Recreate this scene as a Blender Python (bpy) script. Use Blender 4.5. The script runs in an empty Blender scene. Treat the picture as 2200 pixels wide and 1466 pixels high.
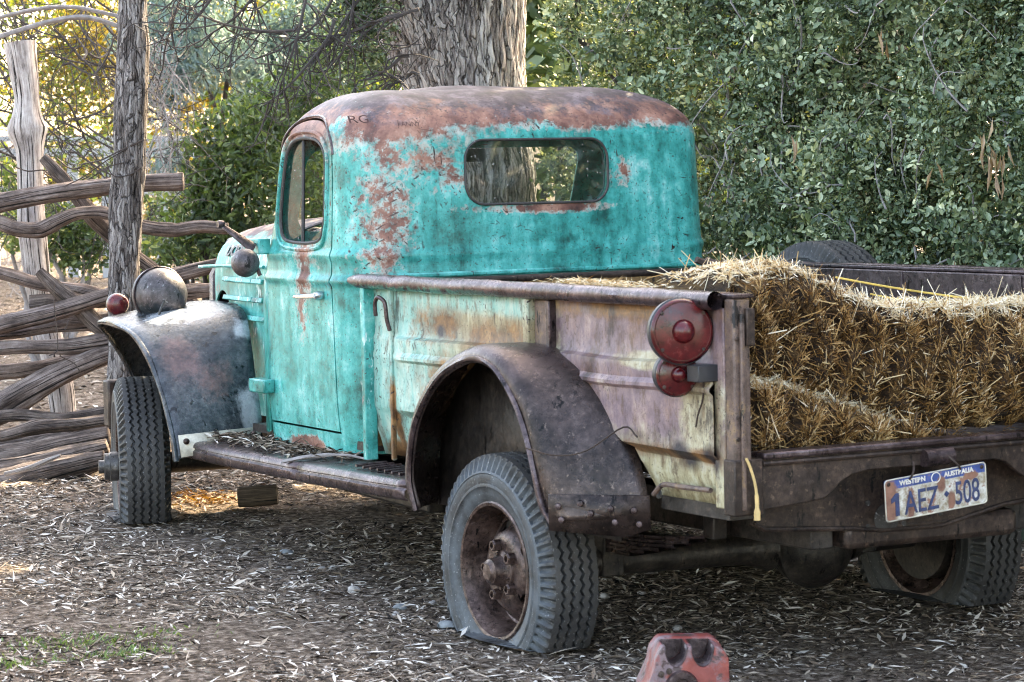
import bpy, bmesh, math, random
import numpy as np
from mathutils import Vector, Matrix, noise as mnoise
R = math.radians
random.seed(7); rng = np.random.default_rng(11)
scene = bpy.context.scene
col = scene.collection

# ------------------------------------------------------------------ camera, sky, sun, exposure
CAM = np.array([-5.0115, -7.4199, 1.6518]); YAW, PITCH, FPX = .5116, -.0783, 5868.0
cam_d = bpy.data.cameras.new('camera'); cam = bpy.data.objects.new('camera', cam_d); col.objects.link(cam)
cam.location = CAM; cam.rotation_euler = (math.pi/2 + PITCH, 0, -YAW)
cam_d.sensor_width = 36; cam_d.lens = FPX/2200*36; cam_d.clip_end = 3000
cam_d.dof.use_dof = True; cam_d.dof.focus_distance = 10.9; cam_d.dof.aperture_fstop = 9
scene.camera = cam
SUN_AZ, SUN_EL = R(62), R(40)          # azimuth from +Y towards +X
world = bpy.data.worlds.new('World'); scene.world = world; world.use_nodes = True
wn = world.node_tree.nodes; wl = world.node_tree.links
sky = wn.new('ShaderNodeTexSky'); sky.sky_type = 'NISHITA'; sky.sun_disc = False
sky.air_density = .75; sky.dust_density = 2.5; sky.sun_elevation = SUN_EL; sky.sun_rotation = SUN_AZ
wl.new(sky.outputs[0], wn['Background'].inputs[0]); wn['Background'].inputs[1].default_value = .15
sun_d = bpy.data.lights.new('sun', 'SUN'); sun = bpy.data.objects.new('sun', sun_d); col.objects.link(sun)
sun_d.energy = 2.0; sun_d.angle = R(.5); sun_d.color = (1, .93, .80)
sv = Vector((math.sin(SUN_AZ)*math.cos(SUN_EL), math.cos(SUN_AZ)*math.cos(SUN_EL), math.sin(SUN_EL)))
sun.location = (12, 6, 14); sun.rotation_euler = sv.to_track_quat('Z', 'Y').to_euler()
scene.view_settings.view_transform = 'Standard'; scene.view_settings.look = 'None'
scene.view_settings.gamma = 1; scene.view_settings.use_curve_mapping = False
scene.view_settings.exposure = 3.65
scene.view_settings.use_white_balance = True; scene.view_settings.white_balance_temperature = 8900; scene.view_settings.white_balance_tint = 9   # balanced for open shade
scene.render.engine = 'CYCLES'
cy = scene.cycles
cy.use_denoising = True; cy.max_bounces = 7; cy.diffuse_bounces = 2; cy.glossy_bounces = 3
cy.transmission_bounces = 4; cy.transparent_max_bounces = 10; cy.sample_clamp_indirect = 6
cy.filter_width = 1.0; cy.use_adaptive_sampling = True; cy.adaptive_threshold = .02

# ------------------------------------------------------------------ measuring helpers
_fw = np.array([math.sin(YAW)*math.cos(PITCH), math.cos(YAW)*math.cos(PITCH), math.sin(PITCH)])
_rt = np.array([math.cos(YAW), -math.sin(YAW), 0.]); _up = np.cross(_rt, _fw)
def ray(u, v): return _fw + _rt*(u-1100)/FPX - _up*(v-733)/FPX
def pt(u, v, d): return Vector(CAM + ray(u, v)*d)               # a measured point d metres away
def gpt(u, v, z=.04):                                            # a measured point on the ground
    r = ray(u, v); return Vector(CAM + r*((z-CAM[2])/r[2]))
ROLL, TP, TZ = .0095, -.0247, -.0379
TM = Matrix.Rotation(TP, 3, 'X') @ Matrix.Rotation(-ROLL, 3, 'Y')
TM4 = Matrix.Translation((0, 0, TZ)) @ TM.to_4x4()
def to_truck(p): return TM.transposed() @ (Vector(p) - Vector((0, 0, TZ)))
def tp_(u, v, ax, val):                                         # a measured point on a plane of the truck
    o = np.array(to_truck(CAM)); d = np.array(TM.transposed() @ Vector(ray(u, v)))
    return Vector(o + d*((val-o[ax])/d[ax]))

# ------------------------------------------------------------------ node helper
def RGB(c): return (*c, 1) if len(c) == 3 else c
class Mat:
    def __init__(s, name):
        s.m = bpy.data.materials.new(name); s.m.use_nodes = True
        s.t = s.m.node_tree; s.t.nodes.clear(); s.out = s.t.nodes.new('ShaderNodeOutputMaterial')
        s._obj = None
    def n(s, typ, ins=None, **props):
        nd = s.t.nodes.new('ShaderNode'+typ)
        for k, v in props.items(): setattr(nd, k, v)
        for k, v in (ins or {}).items():
            i = nd.inputs[k]
            if isinstance(v, bpy.types.NodeSocket): s.t.links.new(v, i)
            elif isinstance(v, (tuple, list)) and i.type == 'RGBA': i.default_value = RGB(v)
            else: i.default_value = v
        return nd
    @property
    def obj(s):
        if s._obj is None: s._obj = s.n('TexCoord').outputs['Object']
        return s._obj
    def map(s, scale=(1, 1, 1), rot=(0, 0, 0), loc=(0, 0, 0), vec=None):
        return s.n('Mapping', {'Vector': vec or s.obj, 'Scale': scale, 'Rotation': rot, 'Location': loc}).outputs[0]
    def noise(s, scale, detail=5, rough=.6, vec=None, dist=0., w=None):
        return s.n('TexNoise', {'Vector': vec or s.obj, 'Scale': scale, 'Detail': detail, 'Roughness': rough, 'Distortion': dist}).outputs['Fac']
    def voro(s, scale, vec=None, feature='F1', out='Distance'):
        return s.n('TexVoronoi', {'Vector': vec or s.obj, 'Scale': scale}, feature=feature).outputs[out]
    def math(s, op, a, b=0., clamp=False):
        return s.n('Math', {0: a, 1: b}, operation=op, use_clamp=clamp).outputs[0]
    def mr(s, v, a, b, c=0., d=1.):
        return s.n('MapRange', {'Value': v, 'From Min': a, 'From Max': b, 'To Min': c, 'To Max': d}, clamp=True).outputs[0]
    def ramp(s, f, stops, interp='LINEAR'):
        nd = s.n('ValToRGB', {'Fac': f}); cr = nd.color_ramp; cr.interpolation = interp
        while len(cr.elements) < len(stops): cr.elements.new(.5)
        for e, (p, c) in zip(cr.elements, stops): e.position = p; e.color = RGB(c)
        return nd.outputs[0]
    def mix(s, f, a, b, blend='MIX'):
        nd = s.n('Mix', data_type='RGBA', blend_type=blend)
        for k, v in ((0, f), (6, a), (7, b)):
            if isinstance(v, bpy.types.NodeSocket): s.t.links.new(v, nd.inputs[k])
            else: nd.inputs[k].default_value = RGB(v) if isinstance(v, (tuple, list)) else v
        return nd.outputs[2]
    def sep(s, v=None): return s.n('SeparateXYZ', {0: v or s.obj}).outputs
    def blob(s, c, r, nz=None, amp=.9, lo=0., hi=.22):              # a worn patch with a ragged edge
        sub = s.n('VectorMath', {0: s.obj, 1: c}, operation='SUBTRACT').outputs[0]
        dv = s.n('VectorMath', {0: sub, 1: r}, operation='DIVIDE').outputs[0]
        ln = s.n('VectorMath', {0: dv}, operation='LENGTH').outputs['Value']
        f = s.math('SUBTRACT', 1., ln)
        if nz is not None: f = s.math('ADD', f, s.mr(nz, .25, .75, -amp/2, amp/2))
        return s.mr(f, lo, hi)
    def mx(s, *a):
        r = a[0]
        for b in a[1:]: r = s.math('MAXIMUM', r, b)
        return r
    def bump(s, h, strength=.4, dist=.01, prev=None):
        ins = {'Height': h, 'Strength': strength, 'Distance': dist}
        if prev is not None: ins['Normal'] = prev
        return s.n('Bump', ins).outputs[0]
    def bsdf(s, **k):
        nd = s.n('BsdfPrincipled')
        for kk, v in k.items():
            nm = {'color': 'Base Color', 'rough': 'Roughness', 'metal': 'Metallic', 'normal': 'Normal', 'spec': 'Specular IOR Level', 'alpha': 'Alpha', 'trans': 'Transmission Weight', 'coat': 'Coat Weight', 'ior': 'IOR'}[kk]
            i = nd.inputs[nm]
            if isinstance(v, bpy.types.NodeSocket): s.t.links.new(v, i)
            else: i.default_value = RGB(v) if isinstance(v, (tuple, list)) else v
        s.t.links.new(nd.outputs[0], s.out.inputs[0]); return nd
    def done(s, sh=None):
        if sh is not None: s.t.links.new(sh, s.out.inputs[0])
        return s.m

# ------------------------------------------------------------------ mesh helpers
def link(o, parent=None):
    col.objects.link(o)
    if parent is not None: o.parent = parent
    return o
def tag(o, label=None, cat=None, group=None, kind=None):
    for k, v in (('label', label), ('category', cat), ('group', group), ('kind', kind)):
        if v: o[k] = v
    return o
def empty(name, loc=(0, 0, 0), label=None, cat=None, group=None):
    o = bpy.data.objects.new(name, None); o.location = loc; o.empty_display_size = .2; link(o)
    return tag(o, label, cat, group)
def finish(me, ang=40):
    if ang:
        me.polygons.foreach_set('use_smooth', np.ones(len(me.polygons), bool)); me.set_sharp_from_angle(angle=R(ang))
    me.update()
def add(name, me, mat, parent=None, ang=40, solid=0, off=-1, bevel=0, sub=0):
    me.name = name; o = bpy.data.objects.new(name, me); link(o, parent)
    me.materials.clear(); me.materials.append(mat); finish(me, ang)
    if sub: m = o.modifiers.new('s', 'SUBSURF'); m.levels = m.render_levels = sub
    if solid: m = o.modifiers.new('t', 'SOLIDIFY'); m.thickness = solid; m.offset = off
    if bevel: m = o.modifiers.new('b', 'BEVEL'); m.width = bevel; m.segments = 2; m.limit_method = 'ANGLE'; m.angle_limit = R(35)
    return o
def fastmesh(name, V, F, attr=None):
    """V (n,3), F (m,k) constant k; attr: per-vertex floats called tint"""
    V = np.asarray(V, np.float32); F = np.asarray(F, np.int32); me = bpy.data.meshes.new(name); k = F.shape[1]
    me.vertices.add(len(V)); me.vertices.foreach_set('co', V.ravel())
    me.loops.add(F.size); me.loops.foreach_set('vertex_index', F.ravel())
    me.polygons.add(len(F)); me.polygons.foreach_set('loop_start', np.arange(len(F), dtype=np.int32)*k)
    me.update(calc_edges=True)
    if attr is not None:
        a = me.attributes.new('tint', 'FLOAT', 'POINT'); a.data.foreach_set('value', np.asarray(attr, np.float32))
    return me
class MB:
    def __init__(s): s.v = []; s.f = []
    def put(s, vs, fs):
        b = len(s.v); s.v += [tuple(p) for p in vs]; s.f += [[i+b for i in f] for f in fs]; return s
    def box(s, lo, hi, rot=None, c=None):
        lo, hi = Vector(lo), Vector(hi)
        vs = [Vector((x, y, z)) for x in (lo.x, hi.x) for y in (lo.y, hi.y) for z in (lo.z, hi.z)]
        if rot is not None:
            c = Vector(c) if c is not None else (lo+hi)/2
            vs = [c + rot @ (p-c) for p in vs]
        return s.put(vs, [(0, 1, 3, 2), (4, 6, 7, 5), (0, 4, 5, 1), (2, 3, 7, 6), (0, 2, 6, 4), (1, 5, 7, 3)])
    def tube(s, path, r, n=10, caps=True, closed=False, squash=None, wob=0, twist=0):
        path = [Vector(p) for p in path]; m = len(path); rr = r if hasattr(r, '__len__') else [r]*m
        vs = []; prevn = None
        for i, p in enumerate(path):
            a = path[(i-1) % m] if (closed or i) else p; b = path[(i+1) % m] if (closed or i < m-1) else p
            t = (b-a).normalized()
            if prevn is None: nn = t.orthogonal().normalized()
            else: nn = (prevn - t*prevn.dot(t)).normalized()
            prevn = nn; bn = t.cross(nn)
            for k in range(n):
                an = 2*math.pi*k/n + twist; q = rr[i]
                if wob: q *= 1 + wob*mnoise.noise(p*7 + nn*math.cos(an)*1.7 + bn*math.sin(an)*1.7)
                vs.append(p + nn*math.cos(an)*q + bn*math.sin(an)*q*(squash or 1))
        fs = []
        for i in range(m if closed else m-1):
            for k in range(n):
                a0 = i*n+k; a1 = i*n+(k+1) % n; b0 = ((i+1) % m)*n+k; b1 = ((i+1) % m)*n+(k+1) % n
                fs.append((a0, a1, b1, b0))
        if caps and not closed:
            fs.append(list(range(n))[::-1]); fs.append([(m-1)*n+k for k in range(n)])
        return s.put(vs, fs)
    def lathe(s, prof, o, axis, n=32, closed=False):
        """prof [(r, h)] about axis through o"""
        ax = Vector(axis).normalized(); e1 = ax.orthogonal().normalized(); e2 = ax.cross(e1); o = Vector(o)
        vs = []; fs = []; m = len(prof)
        for r, h in prof:
            for k in range(n):
                a = 2*math.pi*k/n; vs.append(o + ax*h + (e1*math.cos(a)+e2*math.sin(a))*r)
        for i in range(m if closed else m-1):
            for k in range(n):
                j = (i+1) % m; fs.append((i*n+k, i*n+(k+1) % n, j*n+(k+1) % n, j*n+k))
        if not closed:
            if prof[0][0] > 1e-4: fs.append([k for k in range(n)][::-1])
            if prof[-1][0] > 1e-4: fs.append([(m-1)*n+k for k in range(n)])
        return s.put(vs, fs)
    def prism(s, poly, ax, lo, hi):
        """poly of 2 coords on the other two axes (in order), extruded along ax"""
        def mk(p, h):
            q = list(p); q.insert(ax, h); return tuple(q)
        n = len(poly); vs = [mk(p, lo) for p in poly]+[mk(p, hi) for p in poly]
        return s.put(vs, [list(range(n))[::-1], [n+i for i in range(n)]]+[(i, (i+1) % n, n+(i+1) % n, n+i) for i in range(n)])
    def grid(s, rows, closed=False):
        m = len(rows); n = len(rows[0]); vs = [p for r in rows for p in r]; fs = []
        for i in range(m-1):
            for k in range(n if closed else n-1):
                fs.append((i*n+k, i*n+(k+1) % n, (i+1)*n+(k+1) % n, (i+1)*n+k))
        return s.put(vs, fs)
    def mesh(s, name='m', fixn=True):
        me = bpy.data.meshes.new(name); me.from_pydata(s.v, [], s.f); me.validate()
        if fixn:
            bm = bmesh.new(); bm.from_mesh(me); bmesh.ops.remove_doubles(bm, verts=bm.verts, dist=1e-5)
            bmesh.ops.recalc_face_normals(bm, faces=bm.faces); bm.to_mesh(me); bm.free()
        return me
    def build(s, name, mat, parent=None, **k): return add(name, s.mesh(name), mat, parent, **k)
def applied(me, mods):
    """mesh after modifiers: mods = [fn(obj)]"""
    o = bpy.data.objects.new('tmp', me); col.objects.link(o)
    for f in mods: f(o)
    dg = bpy.context.evaluated_depsgraph_get(); dg.update()
    r = bpy.data.meshes.new_from_object(o.evaluated_get(dg)); bpy.data.objects.remove(o); return r
def boolean(me, cut, op='DIFFERENCE'):
    c = bpy.data.objects.new('cut', cut); col.objects.link(c)
    def f(o): m = o.modifiers.new('b', 'BOOLEAN'); m.object = c; m.operation = op; m.solver = 'EXACT'
    r = applied(me, [f]); bpy.data.objects.remove(c); return r
def solidify(me, t, off=-1):
    def f(o): m = o.modifiers.new('s', 'SOLIDIFY'); m.thickness = t; m.offset = off
    return applied(me, [f])
def rrect(x0, x1, y0, y1, r, n=6):
    P = []
    for cx, cy_, a0 in ((x1-r, y1-r, 0), (x0+r, y1-r, 90), (x0+r, y0+r, 180), (x1-r, y0+r, 270)):
        for i in range(n+1):
            a = R(a0+90*i/n); P.append((cx+r*math.cos(a), cy_+r*math.sin(a)))
    return P
def smooth_path(P, per=8):
    """Catmull-Rom through points"""
    P = [Vector(p) for p in P]; Q = [P[0]*2-P[1]]+P+[P[-1]*2-P[-2]]; out = []
    for i in range(1, len(Q)-2):
        a, b, c, d = Q[i-1:i+3]
        for k in range(per):
            t = k/per; out.append(.5*((2*b)+(c-a)*t+(2*a-5*b+4*c-d)*t*t+(3*b-a-3*c+d)*t**3))
    out.append(P[-1]); return out
def interp(x, pts):
    return float(np.interp(x, [p[0] for p in pts], [p[1] for p in pts]))
def text_mesh(txt, size, depth=.0015, bold=0):
    cu = bpy.data.curves.new('t', 'FONT'); cu.body = txt; cu.size = size; cu.extrude = depth; cu.offset = bold; cu.align_x = 'CENTER'
    o = bpy.data.objects.new('t', cu); col.objects.link(o)
    dg = bpy.context.evaluated_depsgraph_get(); dg.update(); me = bpy.data.meshes.new_from_object(o.evaluated_get(dg))
    bpy.data.objects.remove(o); return me
def leaves(P, D, N, L, W, curl=0., hexa=False):
    """leaf blades: position, direction, normal (n,3), length, width (n,) -> V, F"""
    n = len(P); D = D/np.linalg.norm(D, axis=1, keepdims=True); S = np.cross(D, N); S /= np.linalg.norm(S, axis=1, keepdims=True)+1e-9
    N = np.cross(S, D); L = np.asarray(L)[:, None]*np.ones((n, 1)); W = np.asarray(W)[:, None]*np.ones((n, 1)); c = np.asarray(curl)
    c = c[:, None] if c.ndim else c
    if hexa:
        up = W*.22
        pts = [P, P+D*L*.32+S*W*.5+N*up, P+D*L*.7+S*W*.42+N*up, P+D*L, P+D*L*.7-S*W*.42+N*up, P+D*L*.32-S*W*.5+N*up]
        V = np.stack(pts, 1).reshape(-1, 3); b = np.arange(n)[:, None]*6
        F = np.concatenate([b+np.array([[0, 1, 2, 3]]), b+np.array([[0, 3, 4, 5]])], 1).reshape(-1, 4); return V, F
    mid = P+D*L*.45+N*(L*c)
    pts = [P, mid+S*W*.5, P+D*L, mid-S*W*.5]
    V = np.stack(pts, 1).reshape(-1, 3); b = np.arange(n)[:, None]*4
    F = np.concatenate([b+np.array([[0, 1, 2]]), b+np.array([[0, 2, 3]])], 1).reshape(-1, 3); return V, F
def stalks(P, D, N, L, W):
    """straight flat stalks with square ends"""
    n = len(P); D = D/np.linalg.norm(D, axis=1, keepdims=True); S = np.cross(D, N); S /= np.linalg.norm(S, axis=1, keepdims=True)+1e-9; L = np.asarray(L)[:, None]; W = np.asarray(W)[:, None]*.5
    V = np.stack([P-S*W, P+S*W, P+D*L+S*W*.8, P+D*L-S*W*.8], 1).reshape(-1, 3); return V, np.arange(n*4).reshape(n, 4)
def unit(n):
    v = rng.normal(size=(n, 3)); return v/np.linalg.norm(v, axis=1, keepdims=True)
def npnoise(P, scale):     # cheap smooth noise in numpy (sum of sines)
    q = np.asarray(P)*scale; r = 0
    for k, (a, b, c, d) in enumerate(((1., .7, -.4, .3), (-.6, 1.1, .8, 1.7), (.9, -.8, 1.3, 4.1), (1.7, 1.9, -1.1, 2.2), (-2.1, 1.3, 2.4, .9))):
        r = r+np.sin(q[:, 0]*a+q[:, 1]*b+q[:, 2]*c+d+1.3*np.sin(q[:, 1]*c-q[:, 0]*b+q[:, 2]*a*.7+k))/(1+.35*k)
    return r/3.
# ------------------------------------------------------------------ materials
M = {}
def paint_layers(m):
    streak = m.noise(9, 6, .65, m.map((2.2, 2.2, .35)))
    patch = m.noise(4.5, 9, .68)
    mid = m.noise(17, 9, .75); f = m.math('ADD', m.math('MULTIPLY', patch, .42), m.math('ADD', m.math('MULTIPLY', streak, .26), m.math('MULTIPLY', mid, .32)))
    c = m.ramp(f, [(.38, (.003, .07, .062)), (.43, (.007, .17, .150)), (.48, (.016, .29, .262)), (.53, (.045, .40, .368)), (.58, (.17, .52, .49)), (.64, (.54, .70, .67))])
    return c, f
def scratches(m, seed=0.):
    def lines(ay, sc, st, lo, k):      # thin marks leaning at an angle
        r = m.map((1, 1, 1), (R(ay*.8), R(ay), 0), (seed+k, k*2, k*3))
        return m.mr(m.noise(sc, 2, .5, m.map((1, 1, st), vec=r)), lo, lo+.025)
    s1 = lines(38, 85, .13, .675, 1.); s2 = lines(-52, 80, .12, .68, 2.); s4 = lines(75, 75, .10, .69, 3.); s5 = lines(8, 90, .2, .685, 4.)
    s3 = m.mr(m.noise(60, 8, .75), .625, .66)
    area = m.mr(m.noise(3.3, 4, .6, m.map(loc=(4, seed, 2))), .42, .60)
    return m.math('MULTIPLY', m.mx(s1, s2, s3, s4, s5), area)
def rust_col(m):
    return m.ramp(m.noise(6.5, 10, .72), [(.32, (.05, .021, .018)), (.43, (.15, .062, .047)), (.53, (.29, .135, .097)), (.63, (.44, .24, .175)), (.75, (.27, .15, .14))])
def mk_cab():
    m = Mat('weathered_turquoise_paint'); x, y, z = m.sep()
    pc, pf = paint_layers(m); rc = rust_col(m)
    nz = m.math('ADD', m.math('MULTIPLY', m.noise(6, 10, .75), .62), m.math('MULTIPLY', m.noise(30, 8, .75), .38)); nb = m.noise(2.2, 5, .6)
    # chalky light worn edge on ridges and lower flanks
    roof = m.mr(m.math('ADD', z, m.mr(nz, .3, .7, -.045, .045)), 1.69, 1.75)
    left = m.math('MULTIPLY', m.mr(x, -.05, -.40), m.mr(m.math('ADD', z, m.mr(nz, .3, .7, -.07, .07)), 1.60, 1.72))
    keep = m.blob((-.74, 1.47, 1.745), (.09, .10, .075), nz, 1.6, 0., .5)                 # paint left over the door corner
    blobs = m.mx(m.blob((-.63, 1.25, 1.42), (.12, .20, .28), nz, 3.0, -.1, .9),
                 m.blob((-.62, 1.25, 1.62), (.12, .20, .14), nz, 2.8, -.1, .9),
                 m.blob((-.42, 1.25, 1.60), (.20, .2, .10), nz, 3.0, -.1, .9),
                 m.blob((.02, 1.25, 1.425), (.36, .2, .030), nz, 1.6, .0, .7),
                 m.blob((.37, 1.25, 1.55), (.09, .2, .10), nz, 2.6, .25, 1.1),
                 m.blob((-.74, 1.70, 1.27), (.2, .15, .10), nz, 1.7, .0, .8), m.blob((-.74, 1.70, 1.20), (.2, .09, .12), nz, 1.9, .0, .8),
                 m.blob((-.74, 1.74, 1.08), (.2, .07, .22), nz, 2.4, .1, .9),
                 m.blob((-.745, 1.23, .76), (.1, .09, .10), nz, .9, .0, .2),
                 m.blob((-.745, 1.75, .555), (.2, .20, .05), nz, 1.1, .0, .3))
    mask = m.math('MULTIPLY', m.mx(roof, left, blobs), m.math('SUBTRACT', 1., keep))
    dark = m.mr(m.math('ADD', z, m.mr(m.noise(9, 9, .75), .3, .7, -.07, .07)), 1.765, 1.815)
    rc = m.mix(dark, rc, m.ramp(m.noise(14, 8, .7), [(.34, (.025, .018, .022)), (.5, (.075, .052, .062)), (.66, (.19, .145, .16))]))
    halo = m.mr(m.mx(m.blob((-.745, 1.22, .80), (.13, .12, .22), nz, .8, 0., .2), m.blob((-.74, 1.25, .60), (.03, .12, .12), nz, .6)), 0, 1)
    pc = m.mix(halo, pc, (.60, .66, .60))
    mask = m.mr(m.math('ADD', mask, m.mr(m.noise(38, 8, .78), .3, .7, -.36, .36)), .26, .80)
    edge = m.math('MULTIPLY', m.math('MULTIPLY', mask, m.math('SUBTRACT', 1., mask)), 2.0, True); c = m.mix(mask, pc, rc); c = m.mix(m.math('MULTIPLY', edge, m.mr(m.noise(13, 9, .75), .42, .58)), c, (.60, .60, .55))
    sc = scratches(m); c = m.mix(sc, c, (.028, .017, .016))
    spots = m.mr(m.noise(110, 2, .5), .66, .69); c = m.mix(m.math('MULTIPLY', spots, .75), c, (.05, .03, .025))
    h = m.math('ADD', m.math('MULTIPLY', m.noise(60, 6, .7), .35), m.math('ADD', m.math('MULTIPLY', mask, -.5), m.math('MULTIPLY', sc, -.8)))
    nrm = m.bump(h, .35, .004); nrm = m.bump(m.noise(3.2, 3, .5), .22, .05, nrm)
    m.bsdf(color=c, rough=m.math('ADD', m.mr(mask, 0, 1, .27, .55), m.mr(nz, .3, .7, -.06, .10)), normal=nrm, spec=.5)
    return m.m
def mk_bed():
    m = Mat('weathered_bed_paint'); x, y, z = m.sep()
    nz = m.math('ADD', m.math('MULTIPLY', m.noise(6.5, 10, .75), .64), m.math('MULTIPLY', m.noise(34, 8, .75), .36)); st = m.noise(15, 9, .75, m.map((1.6, 1.6, .4)))
    f = m.math('ADD', m.math('MULTIPLY', nz, .5), m.math('MULTIPLY', st, .5))
    cream = m.ramp(f, [(.36, (.09, .06, .03)), (.44, (.26, .21, .11)), (.52, (.50, .46, .29)), (.60, (.62, .62, .46)), (.68, (.50, .64, .50))])
    teal = m.ramp(f, [(.36, (.10, .42, .36)), (.48, (.28, .56, .48)), (.58, (.52, .66, .55)), (.68, (.64, .66, .48))])
    mauve = m.ramp(m.noise(8, 10, .72, m.map((1, 1, .6))), [(.34, (.045, .028, .026)), (.43, (.135, .088, .094)), (.52, (.25, .175, .188)), (.61, (.37, .26, .24)), (.70, (.58, .50, .38))])
    brown = m.ramp(m.noise(13, 9, .7), [(.3, (.06, .028, .012)), (.45, (.16, .075, .028)), (.6, (.33, .165, .06)), (.75, (.45, .30, .14))])
    tm = m.mx(m.mr(m.math('ADD', y, m.mr(nz, .3, .7, -.25, .25)), .38, .66), m.math('MULTIPLY', m.mr(m.math('ADD', z, m.mr(nz, .3, .7, -.03, .03)), 1.085, 1.115), m.mr(y, -.1, .05)))
    c = m.mix(tm, cream, teal)
    back = m.mr(m.math('ADD', y, m.mr(nz, .3, .7, -.10, .10)), -.12, -.20)
    mv = m.math('MULTIPLY', back, m.mr(m.math('ADD', z, m.mr(nz, .25, .75, -.10, .10)), .70, .80))
    keepc = m.mx(m.blob((-.77, -1.0, .86), (.1, .13, .15), nz, 1.2, 0., .4), m.blob((-.77, -.98, .62), (.2, .25, .08), nz, .9, .0, .5), m.blob((-.77, -.75, 1.0), (.1, .25, .03), nz, .8, 0., .3))
    mv = m.math('MULTIPLY', mv, m.math('SUBTRACT', 1., m.math('MULTIPLY', keepc, .85)))
    c = m.mix(mv, c, mauve)
    rb = m.mx(m.blob((-.77, .60, 1.055), (.2, .26, .085), nz, 1.6, 0., .7), m.blob((-.77, .22, 1.03), (.2, .36, .075), nz, 1.8, 0., .7), m.blob((-.77, .30, .90), (.2, .4, .10), nz, 2.2, .2, 1.), m.blob((-.77, -.75, .74), (.2, .35, .03), nz, 1.6, 0., .8),
              m.blob((-.77, .95, .72), (.2, .045, .20), nz, 1.3, .1, .5), m.blob((-.77, 1.0, .60), (.2, .15, .045), nz, 1.1, .0, .4),
              m.blob((-.77, .55, .80), (.2, .16, .20), nz, 1.5, .05, .6),
              m.blob((-.77, -.6, 1.14), (.2, .6, .035), nz, 1.5, .0, .7), m.blob((-.77, -1.02, .74), (.2, .09, .03), nz, .9, 0., .4))
    c = m.mix(rb, c, brown)
    soot = m.mx(m.blob((-.77, -.90, .735), (.2, .07, .055), nz, .8, 0., .5), m.blob((-.77, -1.05, .73), (.2, .04, .06), nz, .8, 0., .5), m.blob((-.77, .60, 1.03), (.2, .04, .03), nz, .9, 0., .6))
    c = m.mix(soot, c, (.03, .025, .03)); c = m.mix(m.math('MULTIPLY', m.mr(m.noise(5, 10, .78, m.map((1, 1, .45), loc=(3, 1, 2))), .52, .62), .4), c, brown); c = m.mix(m.math('MULTIPLY', m.mr(m.noise(9, 9, .78, m.map((1, 1, .3), loc=(7, 5, 2))), .57, .64), .8), c, (.035, .024, .02))
    sc = scratches(m, 5.); c = m.mix(sc, c, (.03, .018, .014))
    spots = m.mr(m.noise(110, 2, .5), .68, .72); c = m.mix(1., c, (.84, .82, .84), 'MULTIPLY'); c = m.mix(m.mx(m.math('MULTIPLY', spots, .7), m.math('MULTIPLY', m.mr(m.noise(24, 9, .78, m.map((1, 1, .5))), .54, .62), .65)), c, (.10, .055, .028))
    nrm = m.bump(m.math('ADD', m.noise(70, 6, .7), m.math('MULTIPLY', m.mx(rb, mv), -.4)), .4, .004); nrm = m.bump(m.noise(4, 3, .5), .35, .05, nrm)
    m.bsdf(color=c, rough=m.mr(nz, .3, .7, .38, .68), normal=nrm)
    return m.m
def mk_rust(name, stops, rough=(.4, .7), metal=0., scale=9, bs=.45, extra=None, speck=None):
    m = Mat(name); nz = m.noise(scale, 12, .78); fine = m.noise(scale*7, 8, .75); f = m.math('ADD', m.math('MULTIPLY', nz, .58), m.math('MULTIPLY', fine, .42)); c = m.ramp(m.mr(f, .33, .67, .22, .80), stops)
    c = m.mix(m.mr(m.noise(scale*3.5, 5, .7, m.map((1, 1, .35))), .60, .64), c, tuple(v*.35 for v in stops[0][1])); c = m.mix(m.math('MULTIPLY', m.mr(m.noise(scale*14, 6, .75), .55, .63), .75), c, tuple(v*.4 for v in stops[0][1]))
    if extra: c = extra(m, c, nz)
    if speck: c = m.mix(m.math('MULTIPLY', m.mr(m.noise(55, 5, .7), .60, .68), speck[1]), c, speck[0])
    if metal >= .3: c = m.mix(1., c, (.68, .66, .66), 'MULTIPLY')
    nrm = m.bump(m.noise(75, 7, .75), bs, .004); nrm = m.bump(m.noise(6, 4, .5), .25, .03, nrm)
    m.bsdf(color=c, rough=m.mr(m.noise(20, 6, .7), .3, .7, *rough), metal=metal, normal=nrm)
    return m.m
M['cab'] = mk_cab(); M['bed'] = mk_bed()
M['rail'] = mk_rust('mauve_rusted_steel', [(.28, (.022, .015, .016)), (.44, (.075, .052, .055)), (.6, (.17, .125, .13)), (.76, (.36, .29, .29))], (.18, .42), .6)
def _railteal(m, c, nz):
    x, y, z = m.sep()
    k = m.math('MULTIPLY', m.mr(m.math('ADD', z, m.mr(nz, .3, .7, -.02, .02)), 1.185, 1.175), m.math('MULTIPLY', m.mr(y, .0, .5), m.mr(m.noise(9, 7, .7), .46, .52)))
    return m.mix(k, c, (.13, .47, .38))
M['bedrail'] = mk_rust('mauve_rail_with_turquoise_traces', [(.28, (.024, .016, .018)), (.44, (.08, .056, .062)), (.6, (.18, .13, .14)), (.76, (.36, .28, .28))], (.18, .40), .6, extra=_railteal)
M['post'] = mk_rust('rusty_cream_post', [(.28, (.025, .016, .013)), (.42, (.085, .055, .042)), (.55, (.15, .10, .085)), (.66, (.26, .16, .085)), (.78, (.36, .42, .32))], (.45, .7), .1, scale=7)
M['brown'] = mk_rust('dark_brown_rust', [(.28, (.012, .008, .007)), (.46, (.042, .027, .022)), (.62, (.105, .07, .055)), (.78, (.27, .19, .145))], (.32, .65), .3, speck=((.32, .22, .16), .5))
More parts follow.
